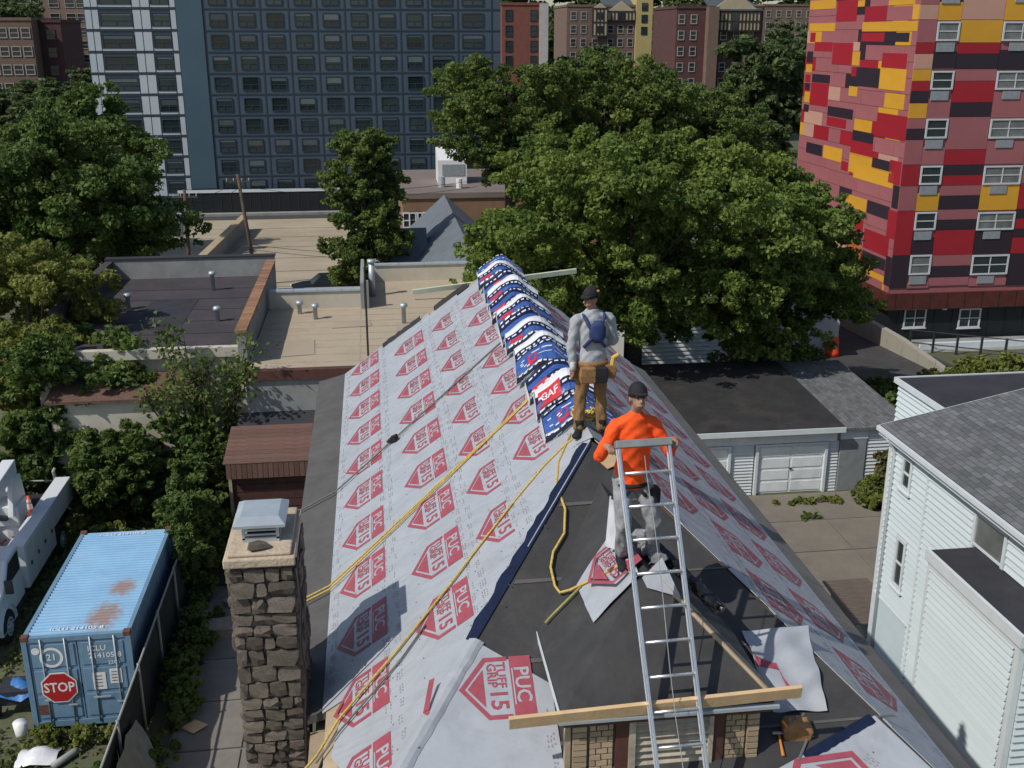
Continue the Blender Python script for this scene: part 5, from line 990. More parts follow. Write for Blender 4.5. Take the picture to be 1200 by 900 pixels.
for (a0, a1, z0, z1) in holes[:3]: window(wh, 'x', WX - .02, a0 + .02, a1 - .02, z0 + .02, z1 - .02, M['trim'], M['glass2'] if a1 - a0 > 1 else M['glass'], (0, 1), .085, .04)
part('downpipe', MB().tube([(11.46, 21.7, 7.22), (11.6, 21.7, 7.0), (11.68, 21.7, 6.85), (11.68, 21.7, .2)], .04, 8), M['trim'], wh, smooth=True)
AX = 10.75; A0, A1, AZ = 14.9, 18.05, 6.2
part('wall', MB().box(AX, 16, A0, A1, 0, AZ - .12), M['siding'], wh, label='flat-roofed side addition')
ar = part('flat_roof', MB().box(AX - .02, 16, A0 - .05, A1 + .05, AZ - .12, AZ), M['flatblack'], wh); part('roof_edge', MB().box(AX - .09, AX - .02, A0 - .12, A1 + .07, AZ - .2, AZ + .03).box(AX - .02, 16, A0 - .12, A0 - .05, AZ - .2, AZ + .03), M['trim'], ar)
siding(wh, 'x', AX - .003, A0 + .12, A1 - .09, .6, AZ - .22, .15, SW); siding(wh, 'y', A0 - .003, AX + .1, 16, .6, AZ - .22, .15, SW)
part('corner_trim', MB().box(AX - .03, AX + .09, A0 - .03, A0 + .1, 0, AZ - .2), M['trim'], wh); part('corner_trim', MB().box(AX - .03, AX + .03, A1 - .08, A1 + .03, 0, AZ - .2), M['trim'], wh); part('crown_trim', MB().box(AX - .045, AX - .02, A0 + .1, A1 - .07, AZ - .34, AZ - .2), M['trim'], wh)
part('meter_box', MB().box(AX - .14, AX - .03, 15.6, 15.75, 2.5, 2.7), M['tdark'], wh)
# --- buildings half hidden behind the big tree
M['stuccow'] = mat('pale_render', (.45, .44, .42), .85, .1, 1, stain=(.3, .29, .27), sscale=.8, samt=.5)
b4 = thing('rear_house', 'pale sided house half hidden behind the big tree', 'house', (15, 53, gz(52))); a, b = aty(795, 430, 51), aty(884, 430, 51)
part('wall', MB().box(a.x - 2, b.x + .6, 51.05, 58, gz(51) - .5, 6.2), M['stuccow'], b4); siding(b4, 'y', 51.04, a.x - 2, b.x + .6, gz(51), 6.1, .22, SG)
part('roof', MB().slab([(a.x - 2.4, 50.7, 6.2), (b.x + .9, 50.7, 6.2), (b.x + .9, 54.5, 7.8), (a.x - 2.4, 54.5, 7.8)], (0, 0, .1)).slab([(a.x - 2.4, 54.5, 7.8), (b.x + .9, 54.5, 7.8), (b.x + .9, 58.4, 6.2), (a.x - 2.4, 58.4, 6.2)], (0, 0, .1)), M['shingleg'], b4)
window(b4, 'y', 51.0, a.x + .4, a.x + 1.4, 3.4, 4.9, M['trim'], M['glass'], (0, 1)); part('chimney_stub', MB().box(a.x + .9, a.x + 1.9, 42.5, 43.5, 0, 3.6), M['groof'], b4)
b5 = thing('grey_annex', 'pale grey annex wall with one window between tree and red block', 'building', (23, 55, gz(55))); a, b = aty(925, 430, 54), aty(979, 430, 54)
part('wall', MB().box(a.x - 1.5, b.x, 54, 64, gz(64) - .5, 4.6), M['stuccow'], b5); c = aty(958, 352, 54); window(b5, 'y', 54, c.x - .5, c.x + .5, c.z - .6, c.z + .6, M['trim'], M['glass'], (0, 1), ac=(c.x - .35, c.x + .45, c.z - 1.15, c.z - .7)) if 'acgrey' in M else None
p = atz(975, 416, gz(52)); solo('drum', MB().tube([(p.x, p.y, gz(p.y)), (p.x, p.y, gz(p.y) + .3), (p.x, p.y, gz(p.y) + .36), (p.x, p.y, gz(p.y) + .7), (p.x, p.y, gz(p.y) + 1.05)], [.36, .36, .33, .31, .29], 16), mat('barrel_orange', (.75, .07, .02), .55), 'orange plastic traffic barrel beside the concrete ramp wall', 'barrel', smooth=True)
# ================================================================ coloured block
CO = dict(p=(.335, .115, .125), r=(.33, .014, .026), y=(.63, .32, .03), k=(.028, .018, .028), c=(.52, .29, .22), o=(.55, .14, .04))
for k_, c in CO.items(): M['pan_' + k_] = randomize(mat('panel_' + k_, c, .45, .06, 1.5, spec=.45), .05)
M['acgrey'] = mat('ac_grey', (.26, .29, .31), .6, .15, 4); M['rustband'] = mat('rust_band', (.085, .022, .018), .5, .25, 2); M['darkbase'] = mat('dark_cladding', (.012, .015, .018), .5, .2, 2); M['bwin'] = mat('aluminium_frame', (.55, .58, .6), .4, .08)
EX, EY = 28.8, 56.3
rb = thing('apartment_block', 'apartment block clad in red, pink, yellow and black panels', 'building', (36, 64, gz(60)))
part('wall', MB().box(EX + .05, 50, EY + .05, 71.3, 1.6, 26), M['pan_p'], rb); part('base_storey', MB().box(EX + .25, 50, EY + .3, 71.3, gz(70) - 1, 1.6), M['darkbase'], rb)
part('band', MB().box(EX - .1, 50, EY - .1, 71.3, 1.0, 1.95), M['rustband'], rb); part('roof_slab', MB().box(EX - .1, 50, EY - .1, 71.3, 26, 26.4), M['flatblack'], rb)
for k in range(20): part('band_joint', MB().box(EX + .4 + k * 1.05, EX + .43 + k * 1.05, EY - .112, EY - .1, 1.02, 1.93), M['darkbase'], rb)
for k in range(18): part('cladding_rib', MB().box(EX + .9 + k * 1.1, EX + .94 + k * 1.1, EY + .27, EY + .3, gz(58) - .5, 1.0), M['darkbase'], rb)
PM = {}
for k_ in CO: me = unitbox('panel', M['pan_' + k_]); PM[k_] = me
def panelx(y0, y1, z0, z1, c, lift=0): piece('panel', PM[c], rb, (EX + .02 - lift, (y0 + y1) / 2, (z0 + z1) / 2), (0, 0, 0), (.06, y1 - y0 - .025, z1 - z0 - .025))
def panely(x0, x1, z0, z1, c, lift=0): piece('panel', PM[c], rb, ((x0 + x1) / 2, EY + .02 - lift, (z0 + z1) / 2), (0, 0, 0), (x1 - x0 - .025, .06, z1 - z0 - .025))
# left face from the photograph: (px0, py0, px1, py1, colour), read off on the wall plane
LF = [(950,0,980,11,'y'),(981,0,1005,25,'r'),(1006,0,1014,8,'y'),(1014,7,1040,25,'r'),(1042,0,1071,6,'y'),(1040,7,1070,24,'p'),(1070,5,1080,23,'y'),(949,27,979,37,'y'),(1011,25,1077,37,'y'),(950,38,956,49,'r'),(1010,38,1037,49,'r'),(1037,38,1066,49,'k'),(955,49,976,60,'r'),(976,50,1000,76,'r'),(1000,49,1008,60,'c'),(999,60,1008,77,'y'),(1034,62,1063,80,'r'),(946,60,953,73,'k'),(945,75,952,85,'y'),(998,78,1006,90,'r'),(1003,79,1031,102,'k'),(1031,80,1062,106,'y'),(952,87,973,97,'k'),(944,87,950,96,'r'),(950,97,971,124,'r'),(995,101,1005,113,'y'),(944,97,949,105,'k'),(943,107,949,120,'y'),(942,122,948,131,'k'),(970,126,1000,138,'k'),(969,138,992,149,'r'),(1027,134,1066,163,'r'),(999,154,1024,168,'k'),(997,166,1023,184,'r'),(965,172,987,188,'y'),(945,168,964,181,'k'),(986,189,994,200,'r'),(995,181,1022,205,'y'),(1000,196,1048,215,'y'),(1022,187,1048,201,'k'),(991,230,1016,245,'y'),(1016,238,1043,254,'k'),(1042,188,1056,216,'r'),(1046,217,1055,245,'k'),(1040,246,1052,280,'r'),(1012,272,1042,296,'r'),(990,254,1012,268,'r'),(1010,298,1038,312,'k'),(993,285,1009,320,'o'),(1037,300,1046,336,'k'),(1000,322,1035,332,'p')]
zq = [1.95 + .42 * k for k in range(60)]
for (x0, y0, x1, y1, c) in LF:
    ym = (y0 + y1) / 2; a, b = atx((x0 + x1) / 2, y0, EX), atx((x0 + x1) / 2, y1, EX); l_, r_ = atx(x0, ym, EX), atx(x1, ym, EX)
    ya, yb_ = sorted((l_.y, r_.y)); ya = max(ya, EY + .03); za, zb_ = b.z, max(a.z, b.z + .3)
    if yb_ > ya + .1 and zb_ > za: panelx(ya, min(yb_, 71.2), za, zb_, c, .02)
    if y0 <= 1: panelx(ya, min(yb_, 71.2), zb_ + .2, zb_ + 2.2, random.choice('yrpk'), .02)
r = random.Random(11)                                   # plain pink cladding sheets behind them
z = 1.97; row = 0
while z < 25.8:
    h = .84; y = EY + .02 + (row % 2) * .6; 
    panelx(EY + .02, y + .6, z, z + h, 'p'); y += .6
    while y < 71: w_ = r.choice((1.8, 2.4, 3.0)); panelx(y, min(y + w_, 71.28), z, z + h, r.choices('prkyc', (62, 11, 9, 9, 9))[0] if z < 17 else r.choices('prkyc', (48, 14, 8, 18, 12))[0]); y += w_
    z += h; row += 1
# right face in columns
def zr(py, px=1110): return aty(px, py, EY).z
xw1, xw1e, xm2, xw2, xw2e = 29.83, 31.15, 31.15, 33.55, 35.85
XC = [EX - .02, xw1, xw1e, xw2, xw2e, 38.2, 39.5, 41.9, 44.2]
col0 = [(-6, 5, 'p'), (5, 23, 'c'), (23, 50, 'p'), (50, 63, 'r'), (63, 81, 'c'), (81, 95, 'y'), (95, 107, 'r'), (107, 121, 'k'), (121, 139, 'y'), (139, 151, 'p'), (151, 164, 'k'), (164, 193, 'p'), (193, 218, 'r'), (218, 247, 'p'), (247, 299, 'r'), (299, 337, 'k')]
col1 = [(-6, 2, 'k'), (2, 24, 'y'), (60, 80, 'k'), (80, 82, 'k'), (116, 139, 'p'), (172, 193, 'p'), (226, 247, 'y'), (278, 298, 'k'), (330, 337, 'p')]
col2 = [(-6, 23, 'c'), (23, 50, 'y'), (50, 63, 'r'), (63, 81, 'k'), (81, 95, 'p'), (95, 120, 'r'), (120, 137, 'k'), (137, 175, 'p'), (175, 193, 'r'), (193, 205, 'k'), (205, 217, 'r'), (217, 229, 'p'), (229, 245, 'k'), (245, 257, 'p'), (257, 269, 'k'), (269, 298, 'r'), (298, 311, 'p'), (311, 324, 'k'), (324, 334, 'p')]
col3 = [(-6, 24, 'y'), (58, 82, 'k'), (107, 138, 'p'), (165, 192, 'p'), (216, 246, 'y'), (270, 297, 'k'), (325, 334, 'p')]
col4 = [(-6, 20, 'k'), (20, 60, 'r'), (60, 110, 'p'), (110, 150, 'k'), (150, 215, 'p'), (215, 245, 'r'), (245, 256, 'k'), (256, 268, 'r'), (268, 278, 'k'), (278, 297, 'r'), (297, 334, 'k')]
def column(x0, x1, rows, ref):
    for y0, y1, c in rows:
        za, zb_ = zr(y1, ref), zr(y0, ref)
        if zb_ - za > .15: panely(x0, x1, za, zb_, c)
        if y0 == -6: panely(x0, x1, zb_, zb_ + 2.4, c); panely(x0, x1, zb_ + 2.4, 25.8, random.choice('prky'))
column(XC[0], XC[1], col0, 1070); column(XC[1], XC[2], col1, 1100); column(XC[2], XC[3], col2, 1135); column(XC[3], XC[4], col3, 1180); column(XC[4], XC[5], col4, 1198); column(XC[5], XC[6], col1, 1180); column(XC[6], XC[7], col2, 1180); column(XC[7], XC[8], col3, 1180)
wz = [(25, 48), (83, 105), (139, 162), (194, 216), (248, 269), (298, 321)]
for (y0, y1) in [(-32, -9)] + wz:
    for (x0, x1, ref, ml) in ((xw1, xw1e, 1105, 0), (xw2, xw2e, 1180, 1), (38.2, 39.5, 1180, 0), (41.9, 44.2, 1180, 1)):
        z1, z0 = zr(y0, ref), zr(y1, ref); ac = (x0 + .1, x0 + 1.1, z0 - .55, z0 - .08) if not ml else (x0 + .5, x0 + 1.5, z0 - .5, z0 - .08)
        window(rb, 'y', EY - .01, x0 + .03, x1 - .03, z0, z1, M['bwin'], M['glass'] if random.random() < .55 else M['glass2'], (ml, 1), .09, .05, False, ac=ac)
for px, w_ in ((1072, 1.35), (1136, 1.35)):
    c = aty(px, 372, EY + .28); w_o = window(rb, 'y', EY + .29, c.x - w_ / 2, c.x + w_ / 2, c.z - .62, c.z + .55, M['bwin'], M['glass'], (1, 1), .09, .05)
for px, py in ((1047, 356), (1055, 357), (1171, 352), (1107, 359)): c = aty(px, py, EY + .2); part('wall_lamp', MB().box(c.x - .13, c.x + .13, EY + .12, EY + .29, c.z - .2, c.z + .2), M['white'], rb)
# ramp wall, kerb, railing and hedge in front of it
M['rampc'] = mat('ramp_concrete', (.34, .32, .27), .9, .15, 1.2, .3, 20, stain=(.24, .2, .15), sscale=1.2, samt=.6)
rw_ = thing('ramp_wall', 'pale concrete ramp wall at the corner of the coloured block', 'wall', (28, 56, gz(54))); a, b = atz(983, 377, gz(64)), Vector((28.6, 56.0, 0))
part('wall', MB().slab([(28.3, 66, gz(66) - .3), (28.3, 48.0, gz(48) - .6), (28.3, 48.0, gz(48) + .3), (28.3, 53.5, gz(53) + .9), (28.3, 66, gz(66) + 1.6)], (.35, 0, 0)), M['rampc'], rw_)
for k in range(9): y = 49.5 + k * 1.8; part('board_joint', MB().box(28.285, 28.3, y, y + .03, gz(y) - .3, gz(y) + .6), M['conc'], rw_)
part('ramp_slab', MB().box(28.7, 45, 50, 56.3, gz(56) - .5, gz(56) + .12), M['conc'], rw_); part('white_kerb', MB().box(30, 45, 54.3, 54.55, gz(54), gz(54) + .35), M['trim'], rw_)
rl = thing('railing', 'black metal railing on the ramp below the coloured block', 'railing', (31, 52, gz(52)))
pp = [Vector((29.3 + k * 1.05, 54.2 - k * .62, gz(53) + .1)) for k in range(6)]
for p in pp: part('post', MB().box(p.x - .05, p.x + .05, p.y - .05, p.y + .05, p.z - .3, p.z + 1.1), M['tdark'], rl)
for h in (.35, 1.05): part('rail', MB().tube([p + Vector((0, 0, h)) for p in pp], .035, 6), M['tdark'], rl)

# ================================================================ blue block
M['bw1'] = mat('blue_panel', (.058, .088, .122), .35, .08, .4, spec=.5); M['bw2'] = mat('teal_panel', (.056, .102, .14), .4, .08, .3, spec=.5); M['bwl'] = mat('pale_panel_block', (.44, .49, .53), .4, .06, .4); M['bline'] = mat('blue_joint', (.03, .046, .062), .5); M['bframe'] = mat('blue_frame', (.03, .045, .06), .4); M['bglass'] = randomize(mat('block_glass', (.022, .035, .04), .1, .3, .3, spec=.6), .5); M['blind'] = randomize(mat('blinds', (.085, .105, .112), .6, .2, 1), .4)
BY = 136; bl_ = thing('office_block', 'long blue-grey glass and panel apartment block in the background', 'building', (-8, 145, -5.3))
part('wall', MB().box(-32.4, 16, BY, 158, -5.5, 34), M['bw1'], bl_); part('panel_strip', MB().box(-22.06, -19.1, BY - .15, BY, -2, 34), M['bw2'], bl_); part('podium', MB().box(-23.3, 2, BY - 2.5, BY, -5.6, -2.1), M['darkbase'], bl_); part('podium_rail', MB().box(-23.4, 2.1, BY - 2.6, BY - 2.5, -2.2, -1.85), M['trim'], bl_)
for k in range(22): part('podium_mullion', MB().box(-23 + k * 1.15, -22.94 + k * 1.15, BY - 2.54, BY - 2.5, -5.3, -2.2), M['bframe'], bl_)
part('podium_kerb', MB().box(-21, 3, BY - 3.6, BY - 2.6, -5.6, -4.6), M['conc'], bl_)
zp = 2.42; zc0 = 17.62; rows = [zc0 + zp * 2 - zp * k for k in range(11)]
wm = MB(); wm.box(-.94, .94, -.05, 0, -.72, .72); WF = mesh_of(MB().box(-.98, -.88, -.1, .02, -.78, .78).box(.88, .98, -.1, .02, -.78, .78).box(-.88, .88, -.1, .02, .7, .78).box(-.88, .88, -.1, .02, -.78, -.7).box(-.04, .04, -.08, .02, -.7, -.12).box(-.88, .88, -.08, .02, -.16, -.08), 'window'); fin(WF, M['bframe'], False)
WP = mesh_of(MB().box(-.9, .9, -.03, .01, -.72, .72), 'pane'); fin(WP, M['bglass'], False); WBl = mesh_of(MB().box(-.86, .86, -.05, -.035, 0, .68), 'blind'); fin(WBl, M['blind'], False)
def bwin(x, z, sx=1.0):
    f = piece('window', WF, bl_, (x, BY - .02, z), (0, 0, 0), (sx, 1, 1)); 
    for nm, me in (('pane', WP), ('blind', WBl)):
        if nm == 'blind' and random.random() < .35: continue
        o = bpy.data.objects.new(nm, me); link(o, f)
        if nm == 'blind': s = random.choice((1, .6, .35)); o.scale = (1, 1, s); o.location = (0, 0, .68 * (1 - s))
XW = [-17.4 + 3.28 * k for k in range(8)] + [8.9, 12.6]
for z in rows:
    for i, x in enumerate(XW): bwin(x, z, 1.0 if i < 8 else (1.3 if i == 8 else 1.35))
    part('floor_line', MB().box(-19.1, 16, BY - .08, BY, z - 1.27, z - 1.15), M['bline'], bl_); part('floor_line', MB().box(-32.4, -22.06, BY - .12, BY, z - 1.29, z - 1.1), M['bline'], bl_)
    for (x, sx) in ((-28.9, 1.92), (-23.85, 1.06)): bwin(x, z, sx)
    for (x0, x1) in ((-32.3, -31.62), (-31.52, -30.85), (-26.95, -26.1), (-26.0, -25.05), (-22.72, -22.15)): part('pale_panel', MB().box(x0, x1, BY - .07, BY, z - 1.05, z + 1.08), M['bwl'], bl_)
    part('spandrel', MB().box(-30.75, -27.05, BY - .07, BY, z - 1.05, z - .8), M['bwl'], bl_); part('spandrel', MB().box(-24.9, -22.85, BY - .07, BY, z - 1.05, z - .8), M['bwl'], bl_)
for x in [-19.05 + 3.28 * k for k in range(9)] + [10.8, 14.9]: part('mullion', MB().box(x - .08, x + .08, BY - .06, BY, -2, 34), M['bline'], bl_)

# ================================================================ other background buildings
def gen_block(name, label, x0, x1, y0, y1, z0, z1, wm_, cols, rws, ww, wh_, fm, gm, cat='building', side=0, roofm=None):
    t = thing(name, label, cat, ((x0 + x1) / 2, (y0 + y1) / 2, z0)); part('wall', MB().box(x0, x1, y0, y1, z0, z1), wm_, t); part('parapet', MB().box(x0 - .15, x1 + .15, y0 - .15, y1 + .15, z1, z1 + .5), roofm or wm_, t)
    me = mesh_of(MB().box(-ww / 2, -ww / 2 + .12, -.12, .02, -wh_ / 2, wh_ / 2).box(ww / 2 - .12, ww / 2, -.12, .02, -wh_ / 2, wh_ / 2).box(-ww / 2 + .12, ww / 2 - .12, -.12, .02, wh_ / 2 - .12, wh_ / 2).box(-ww / 2 + .12, ww / 2 - .12, -.12, .02, -wh_ / 2, -wh_ / 2 + .16).box(-ww / 2 + .12, ww / 2 - .12, -.1, .02, -.05, .05), 'window'); fin(me, fm, False)
    pe = mesh_of(MB().box(-ww / 2 + .1, ww / 2 - .1, -.04, .0, -wh_ / 2 + .1, wh_ / 2 - .1), 'pane'); fin(pe, gm, False)
    for k in range(rws):
        z = z1 - 2.0 - k * 3.0
        for x in cols:
            f = piece('window', me, t, (x0 + x * (x1 - x0), y0, z)); o = bpy.data.objects.new('pane', pe); link(o, f)
        if side:
            for q in (.3, .7): f = piece('window', me, t, (x0 if side < 0 else x1, y0 + q * (y1 - y0), z), (0, 0, -math.pi / 2 if side < 0 else math.pi / 2)); o = bpy.data.objects.new('pane', pe); link(o, f)
    return t
M['brickr'] = mat('brick_red_far', (.20, .075, .055), .9, .15, 1, .2, 10); M['brickb'] = mat('brick_brown_far', (.17, .115, .09), .9, .15, 1); M['brickm'] = mat('brick_maroon_far', (.10, .045, .045), .9, .2, 1); M['brickt'] = mat('brick_tan_far', (.23, .16, .125), .9, .15, 1); M['tudor'] = mat('tudor_cream', (.42, .36, .24), .85, .1, 1); M['timber'] = mat('timber_dark', (.035, .025, .022), .8); M['yellowr'] = mat('yellow_render', (.45, .36, .15), .85, .1); M['slate'] = mat('slate_roof', (.07, .085, .095), .8, .2, 1)
M['winfar'] = mat('far_window_frame', (.38, .36, .33), .6, .1)
def X(px, y): return aty(px, 40, y).x
def Zp(py, y, px=600): return aty(px, py, y).z
Y = 200; gen_block('brick_tower', 'brown brick apartment tower at the far left edge', X(-60, Y), X(38, Y), Y, Y + 18, -8, Zp(24, Y, 20), M['brickb'], (.15, .32, .5, .64, .78, .92), 5, 1.5, 1.7, M['winfar'], M['glass'])
gen_block('brick_wing', 'dark brick wing beside the far left apartment tower', X(38.5, Y), X(72, Y + 4), Y + 4, Y + 18, -8, Zp(26, Y, 50), M['brickm'], (.5,), 5, 1.6, 1.8, M['bframe'], M['glass'])
Y = 270; gen_block('brick_tower', 'taller tan brick apartment tower behind the far left one', X(22, Y), X(104, Y), Y, Y + 20, -8, Zp(-40, Y, 60), M['brickt'], (.1, .3, .55, .78, .94), 7, 2.2, 1.8, M['winfar'], M['glass'])
Y = 230; t = gen_block('red_brick_block', 'plain red brick block right of the long blue block', X(588, Y), X(640, Y), Y, Y + 16, -10, Zp(6, Y, 610), M['brickr'], (.16, .72), 4, 1.5, 2.2, M['bframe'], M['glass']); part('stair_tower', MB().box(X(632, Y), X(642, Y), Y - .5, Y + 3, -10, Zp(4, Y, 636)), M['stuccow'], t)
Y = 260; t = gen_block('tudor_block', 'half-timbered apartment house with a yellow end in the distance', X(664, Y), X(762, Y), Y, Y + 18, -12, Zp(8, Y, 700), M['brickb'], (.08, .2, .34, .52, .64, .76), 6, 1.4, 1.9, M['winfar'], M['glass'])
part('yellow_end', MB().box(X(744, Y), X(763, Y), Y - .8, Y + 18, -12, Zp(-8, Y, 750)), M['yellowr'], t); ye = [part('window', MB().box(X(750, Y), X(757, Y), Y - .92, Y - .8, z - .9, z + .9), M['glass'], t) for z in (Zp(8, Y, 750), Zp(22, Y, 750), Zp(36, Y, 750))]; part('slate_roof', MB().slab([(X(708, Y), Y - .4, Zp(13, Y, 720)), (X(744, Y), Y - .4, Zp(13, Y, 720)), (X(744, Y), Y + 8, Zp(-5, Y, 720)), (X(708, Y), Y + 8, Zp(-5, Y, 720))], (0, 0, .3)), M['slate'], t)
def half_timber(t, x0, x1, y, z0, z1, n, rr):
    g_ = part('timber_gable', MB().slab([(x0, y, z0), (x1, y, z0), (x1, y, z1), ((x0 + x1) / 2, y, z1 + (x1 - x0) * .35), (x0, y, z1)], (0, .5, 0)), M['tudor'], t)
    for k in range(n + 1): x = x0 + (x1 - x0) * k / n; part('timber', MB().box(x - .14, x + .14, y - .1, y, z0, z1), M['timber'], g_)
    for k in range(rr + 1): z = z0 + (z1 - z0) * k / rr; part('timber', MB().box(x0, x1, y - .12, y - .01, z - .14, z + .14), M['timber'], g_)
    for k in range(rr):
        z = z0 + (z1 - z0) * (k + .5) / rr; part('window', MB().box((x0 + x1) / 2 - .7, (x0 + x1) / 2 + .7, y - .15, y - .12, z - .8, z + .7), M['glass'], g_)
half_timber(t, X(693, Y), X(710, Y), Y - 1.2, Zp(42, Y, 700), Zp(10, Y, 700), 4, 2); half_timber(t, X(711, Y), X(743, Y), Y - .55, Zp(24, Y, 720), Zp(13.5, Y, 720), 8, 1)
Y = 215; t = gen_block('tudor_block', 'maroon brick and half-timbered apartment house behind the trees', X(792, Y), X(893, Y), Y, Y + 18, -12, Zp(10, Y, 840), M['brickm'], (.06, .2, .4, .55, .7, .86), 7, 1.3, 1.8, M['winfar'], M['glass']); half_timber(t, X(829, Y), X(888, Y), Y - .8, Zp(36, Y, 860), Zp(14, Y, 860), 14, 2); part('bay', MB().box(X(826, Y), X(838, Y), Y - 2, Y + 1, -12, Zp(8, Y, 830)), M['brickb'], t); part('chimney', MB().box(X(854, Y), X(862, Y), Y + 6, Y + 8, 10, Zp(-8, Y, 858)), M['brickr'], t); part('slate_roof', MB().slab([(X(830, Y), Y - 1, Zp(13, Y, 860)), (X(890, Y), Y - 1, Zp(13, Y, 860)), (X(884, Y), Y + 9, Zp(-4, Y, 860)), (X(836, Y), Y + 9, Zp(-4, Y, 860))], (0, 0, .3)), M['slate'], t)
Y = 290; gen_block('brick_tower', 'brown brick apartment house just left of the coloured block', X(893, Y), X(952, Y), Y, Y + 16, -12, Zp(7, Y, 920), M['brickb'], (.1, .3, .5, .7, .9), 5, 1.4, 1.8, M['winfar'], M['glass'])
# low brick shop with roof-top unit, grey gabled house
lb = gen_block('brick_shop', 'low brown brick building with a wide flat roof before the blue block', 2.6, 22, 100, 118, -6, 1.5, mat('brown_brick_wall', (.22, .135, .085), .9, .12, 1), (.03, .06, .1, .16, .2), 1, 1.3, 1.5, M['trim'], M['dark'], roofm=mat('shop_roof', (.19, .155, .14), .9, .12, .3))
c = aty(528, 207, 106); ru = part('rooftop_unit', MB().box(c.x - 1.2, c.x + 1.6, 106, 110, 2.0, 4.3).slab([(c.x - 1.2, 106, 4.3), (c.x - 1.2, 110, 4.3), (c.x - 1.2, 110, 5.2)], (2.8, 0, 0)), M['white'], lb, label='white rooftop unit'); part('intake', MB().box(c.x - .8, c.x + 1.4, 105.95, 106, 2.8, 3.9), M['acgrey'], ru); part('roof_vent', MB().tube([(c.x - 1.0, 104, 2), (c.x - 1.0, 104, 3.0)], .35, 10), M['zinc'], lb); part('roof_vent', MB().tube([(c.x + .6, 103, 2), (c.x + .6, 103, 2.9)], .3, 10), M['white'], lb)
gh = thing('gabled_house', 'grey shingled gabled house between the two green trees', 'house', (5, 68, gz(68))); M['slateg'] = mat('grey_blue_shingle', (.13, .15, .17), .85, .12, 1.5, .3, 20)
part('wall', MB().box(2.6, 7.4, 53.0, 77, gz(70) - .5, 2.6), M['cream'], gh); part('roof', MB().slab([(2.1, 52.5, 2.3), (5, 52.5, 4.9), (5, 77.5, 4.9), (2.1, 77.5, 2.3)], (0, 0, .12)).slab([(5, 52.5, 4.9), (7.9, 52.5, 2.3), (7.9, 77.5, 2.3), (5, 77.5, 4.9)], (0, 0, .12)), M['slateg'], gh); part('gable', MB().slab([(2.6, 53.0, 2.5), (7.4, 53.0, 2.5), (5, 53.0, 4.75)], (0, .2, 0)), M['cream'], gh)
part('wing', MB().box(.7, 2.6, 66, 70, gz(70) - .5, 2.5), M['trim'], gh); part('wing_roof', MB().slab([(.4, 65.7, 2.5), (3.2, 65.7, 2.5), (3.2, 68, 4.2), (.4, 68, 4.2)], (0, 0, .1)).slab([(.4, 68, 4.2), (3.2, 68, 4.2), (3.2, 70.3, 2.5), (.4, 70.3, 2.5)], (0, 0, .1)), M['slateg'], gh); part('wing_gable', MB().slab([(.7, 66, 2.5), (.7, 70, 2.5), (.7, 68, 4.1)], (.1, 0, 0)), M['trim'], gh)
window(gh, 'y', 66.0, 1.0, 1.6, .6, 1.7, M['winfar'], M['glass'], (0, 1))
# ================================================================ vegetation
LM = dict(maple=leafmat('leaf_maple', (.055, .11, .02), (.22, .285, .065), .36), dark=leafmat('leaf_dark', (.036, .078, .018), (.14, .20, .05), .32), mid=leafmat('leaf_mid', (.044, .09, .02), (.165, .22, .056), .34), lime=leafmat('leaf_lime', (.08, .125, .025), (.27, .29, .075), .4), far=leafmat('leaf_far', (.045, .082, .03), (.125, .165, .062), .3))
M['bark'] = mat('bark', (.06, .045, .035), .95, .35, 6, .8, 14)
def leaf_mesh(name, pts, nrm, size, rg):
    """rhombic leaf faces: pts (n,3), nrm preferred normals"""
    n = len(pts); d = rg.normal(size=(n, 3)); d = d * .75 + nrm; d /= np.linalg.norm(d, axis=1)[:, None] + 1e-9
    t = np.cross(d, rg.normal(size=(n, 3))); t /= np.linalg.norm(t, axis=1)[:, None] + 1e-9; b = np.cross(d, t); s = size * rg.uniform(.6, 1.25, n)[:, None]
    V_ = np.empty((n, 4, 3)); V_[:, 0] = pts - t * s * .6; V_[:, 1] = pts + b * s * .38 + d * s * .1; V_[:, 2] = pts + t * s * .6 - d * s * .12; V_[:, 3] = pts - b * s * .38 + d * s * .1
    me = bpy.data.meshes.new(name); me.vertices.add(n * 4); me.vertices.foreach_set('co', V_.reshape(-1).astype(np.float32))
    me.loops.add(n * 4); me.loops.foreach_set('vertex_index', np.arange(n * 4, dtype=np.int32)); me.polygons.add(n); me.polygons.foreach_set('loop_start', np.arange(0, n * 4, 4, dtype=np.int32))
    try: me.polygons.foreach_set('loop_total', np.full(n, 4, dtype=np.int32))
    except Exception: pass
    me.update(); me.validate(); return me
def clumps(rg, c, r3, nb, br):
    """blob centres spread over an ellipsoid volume, mostly near its surface"""
    out = []
    for _ in range(nb):
        v = rg.normal(size=3); v /= np.linalg.norm(v); k = rg.uniform(.45, 1.0) ** .6
        out.append((np.array(c) + v * np.array(r3) * k * np.array([1, 1, 1 if v[2] > 0 else .75]), br * rg.uniform(.6, 1.35)))
    return out
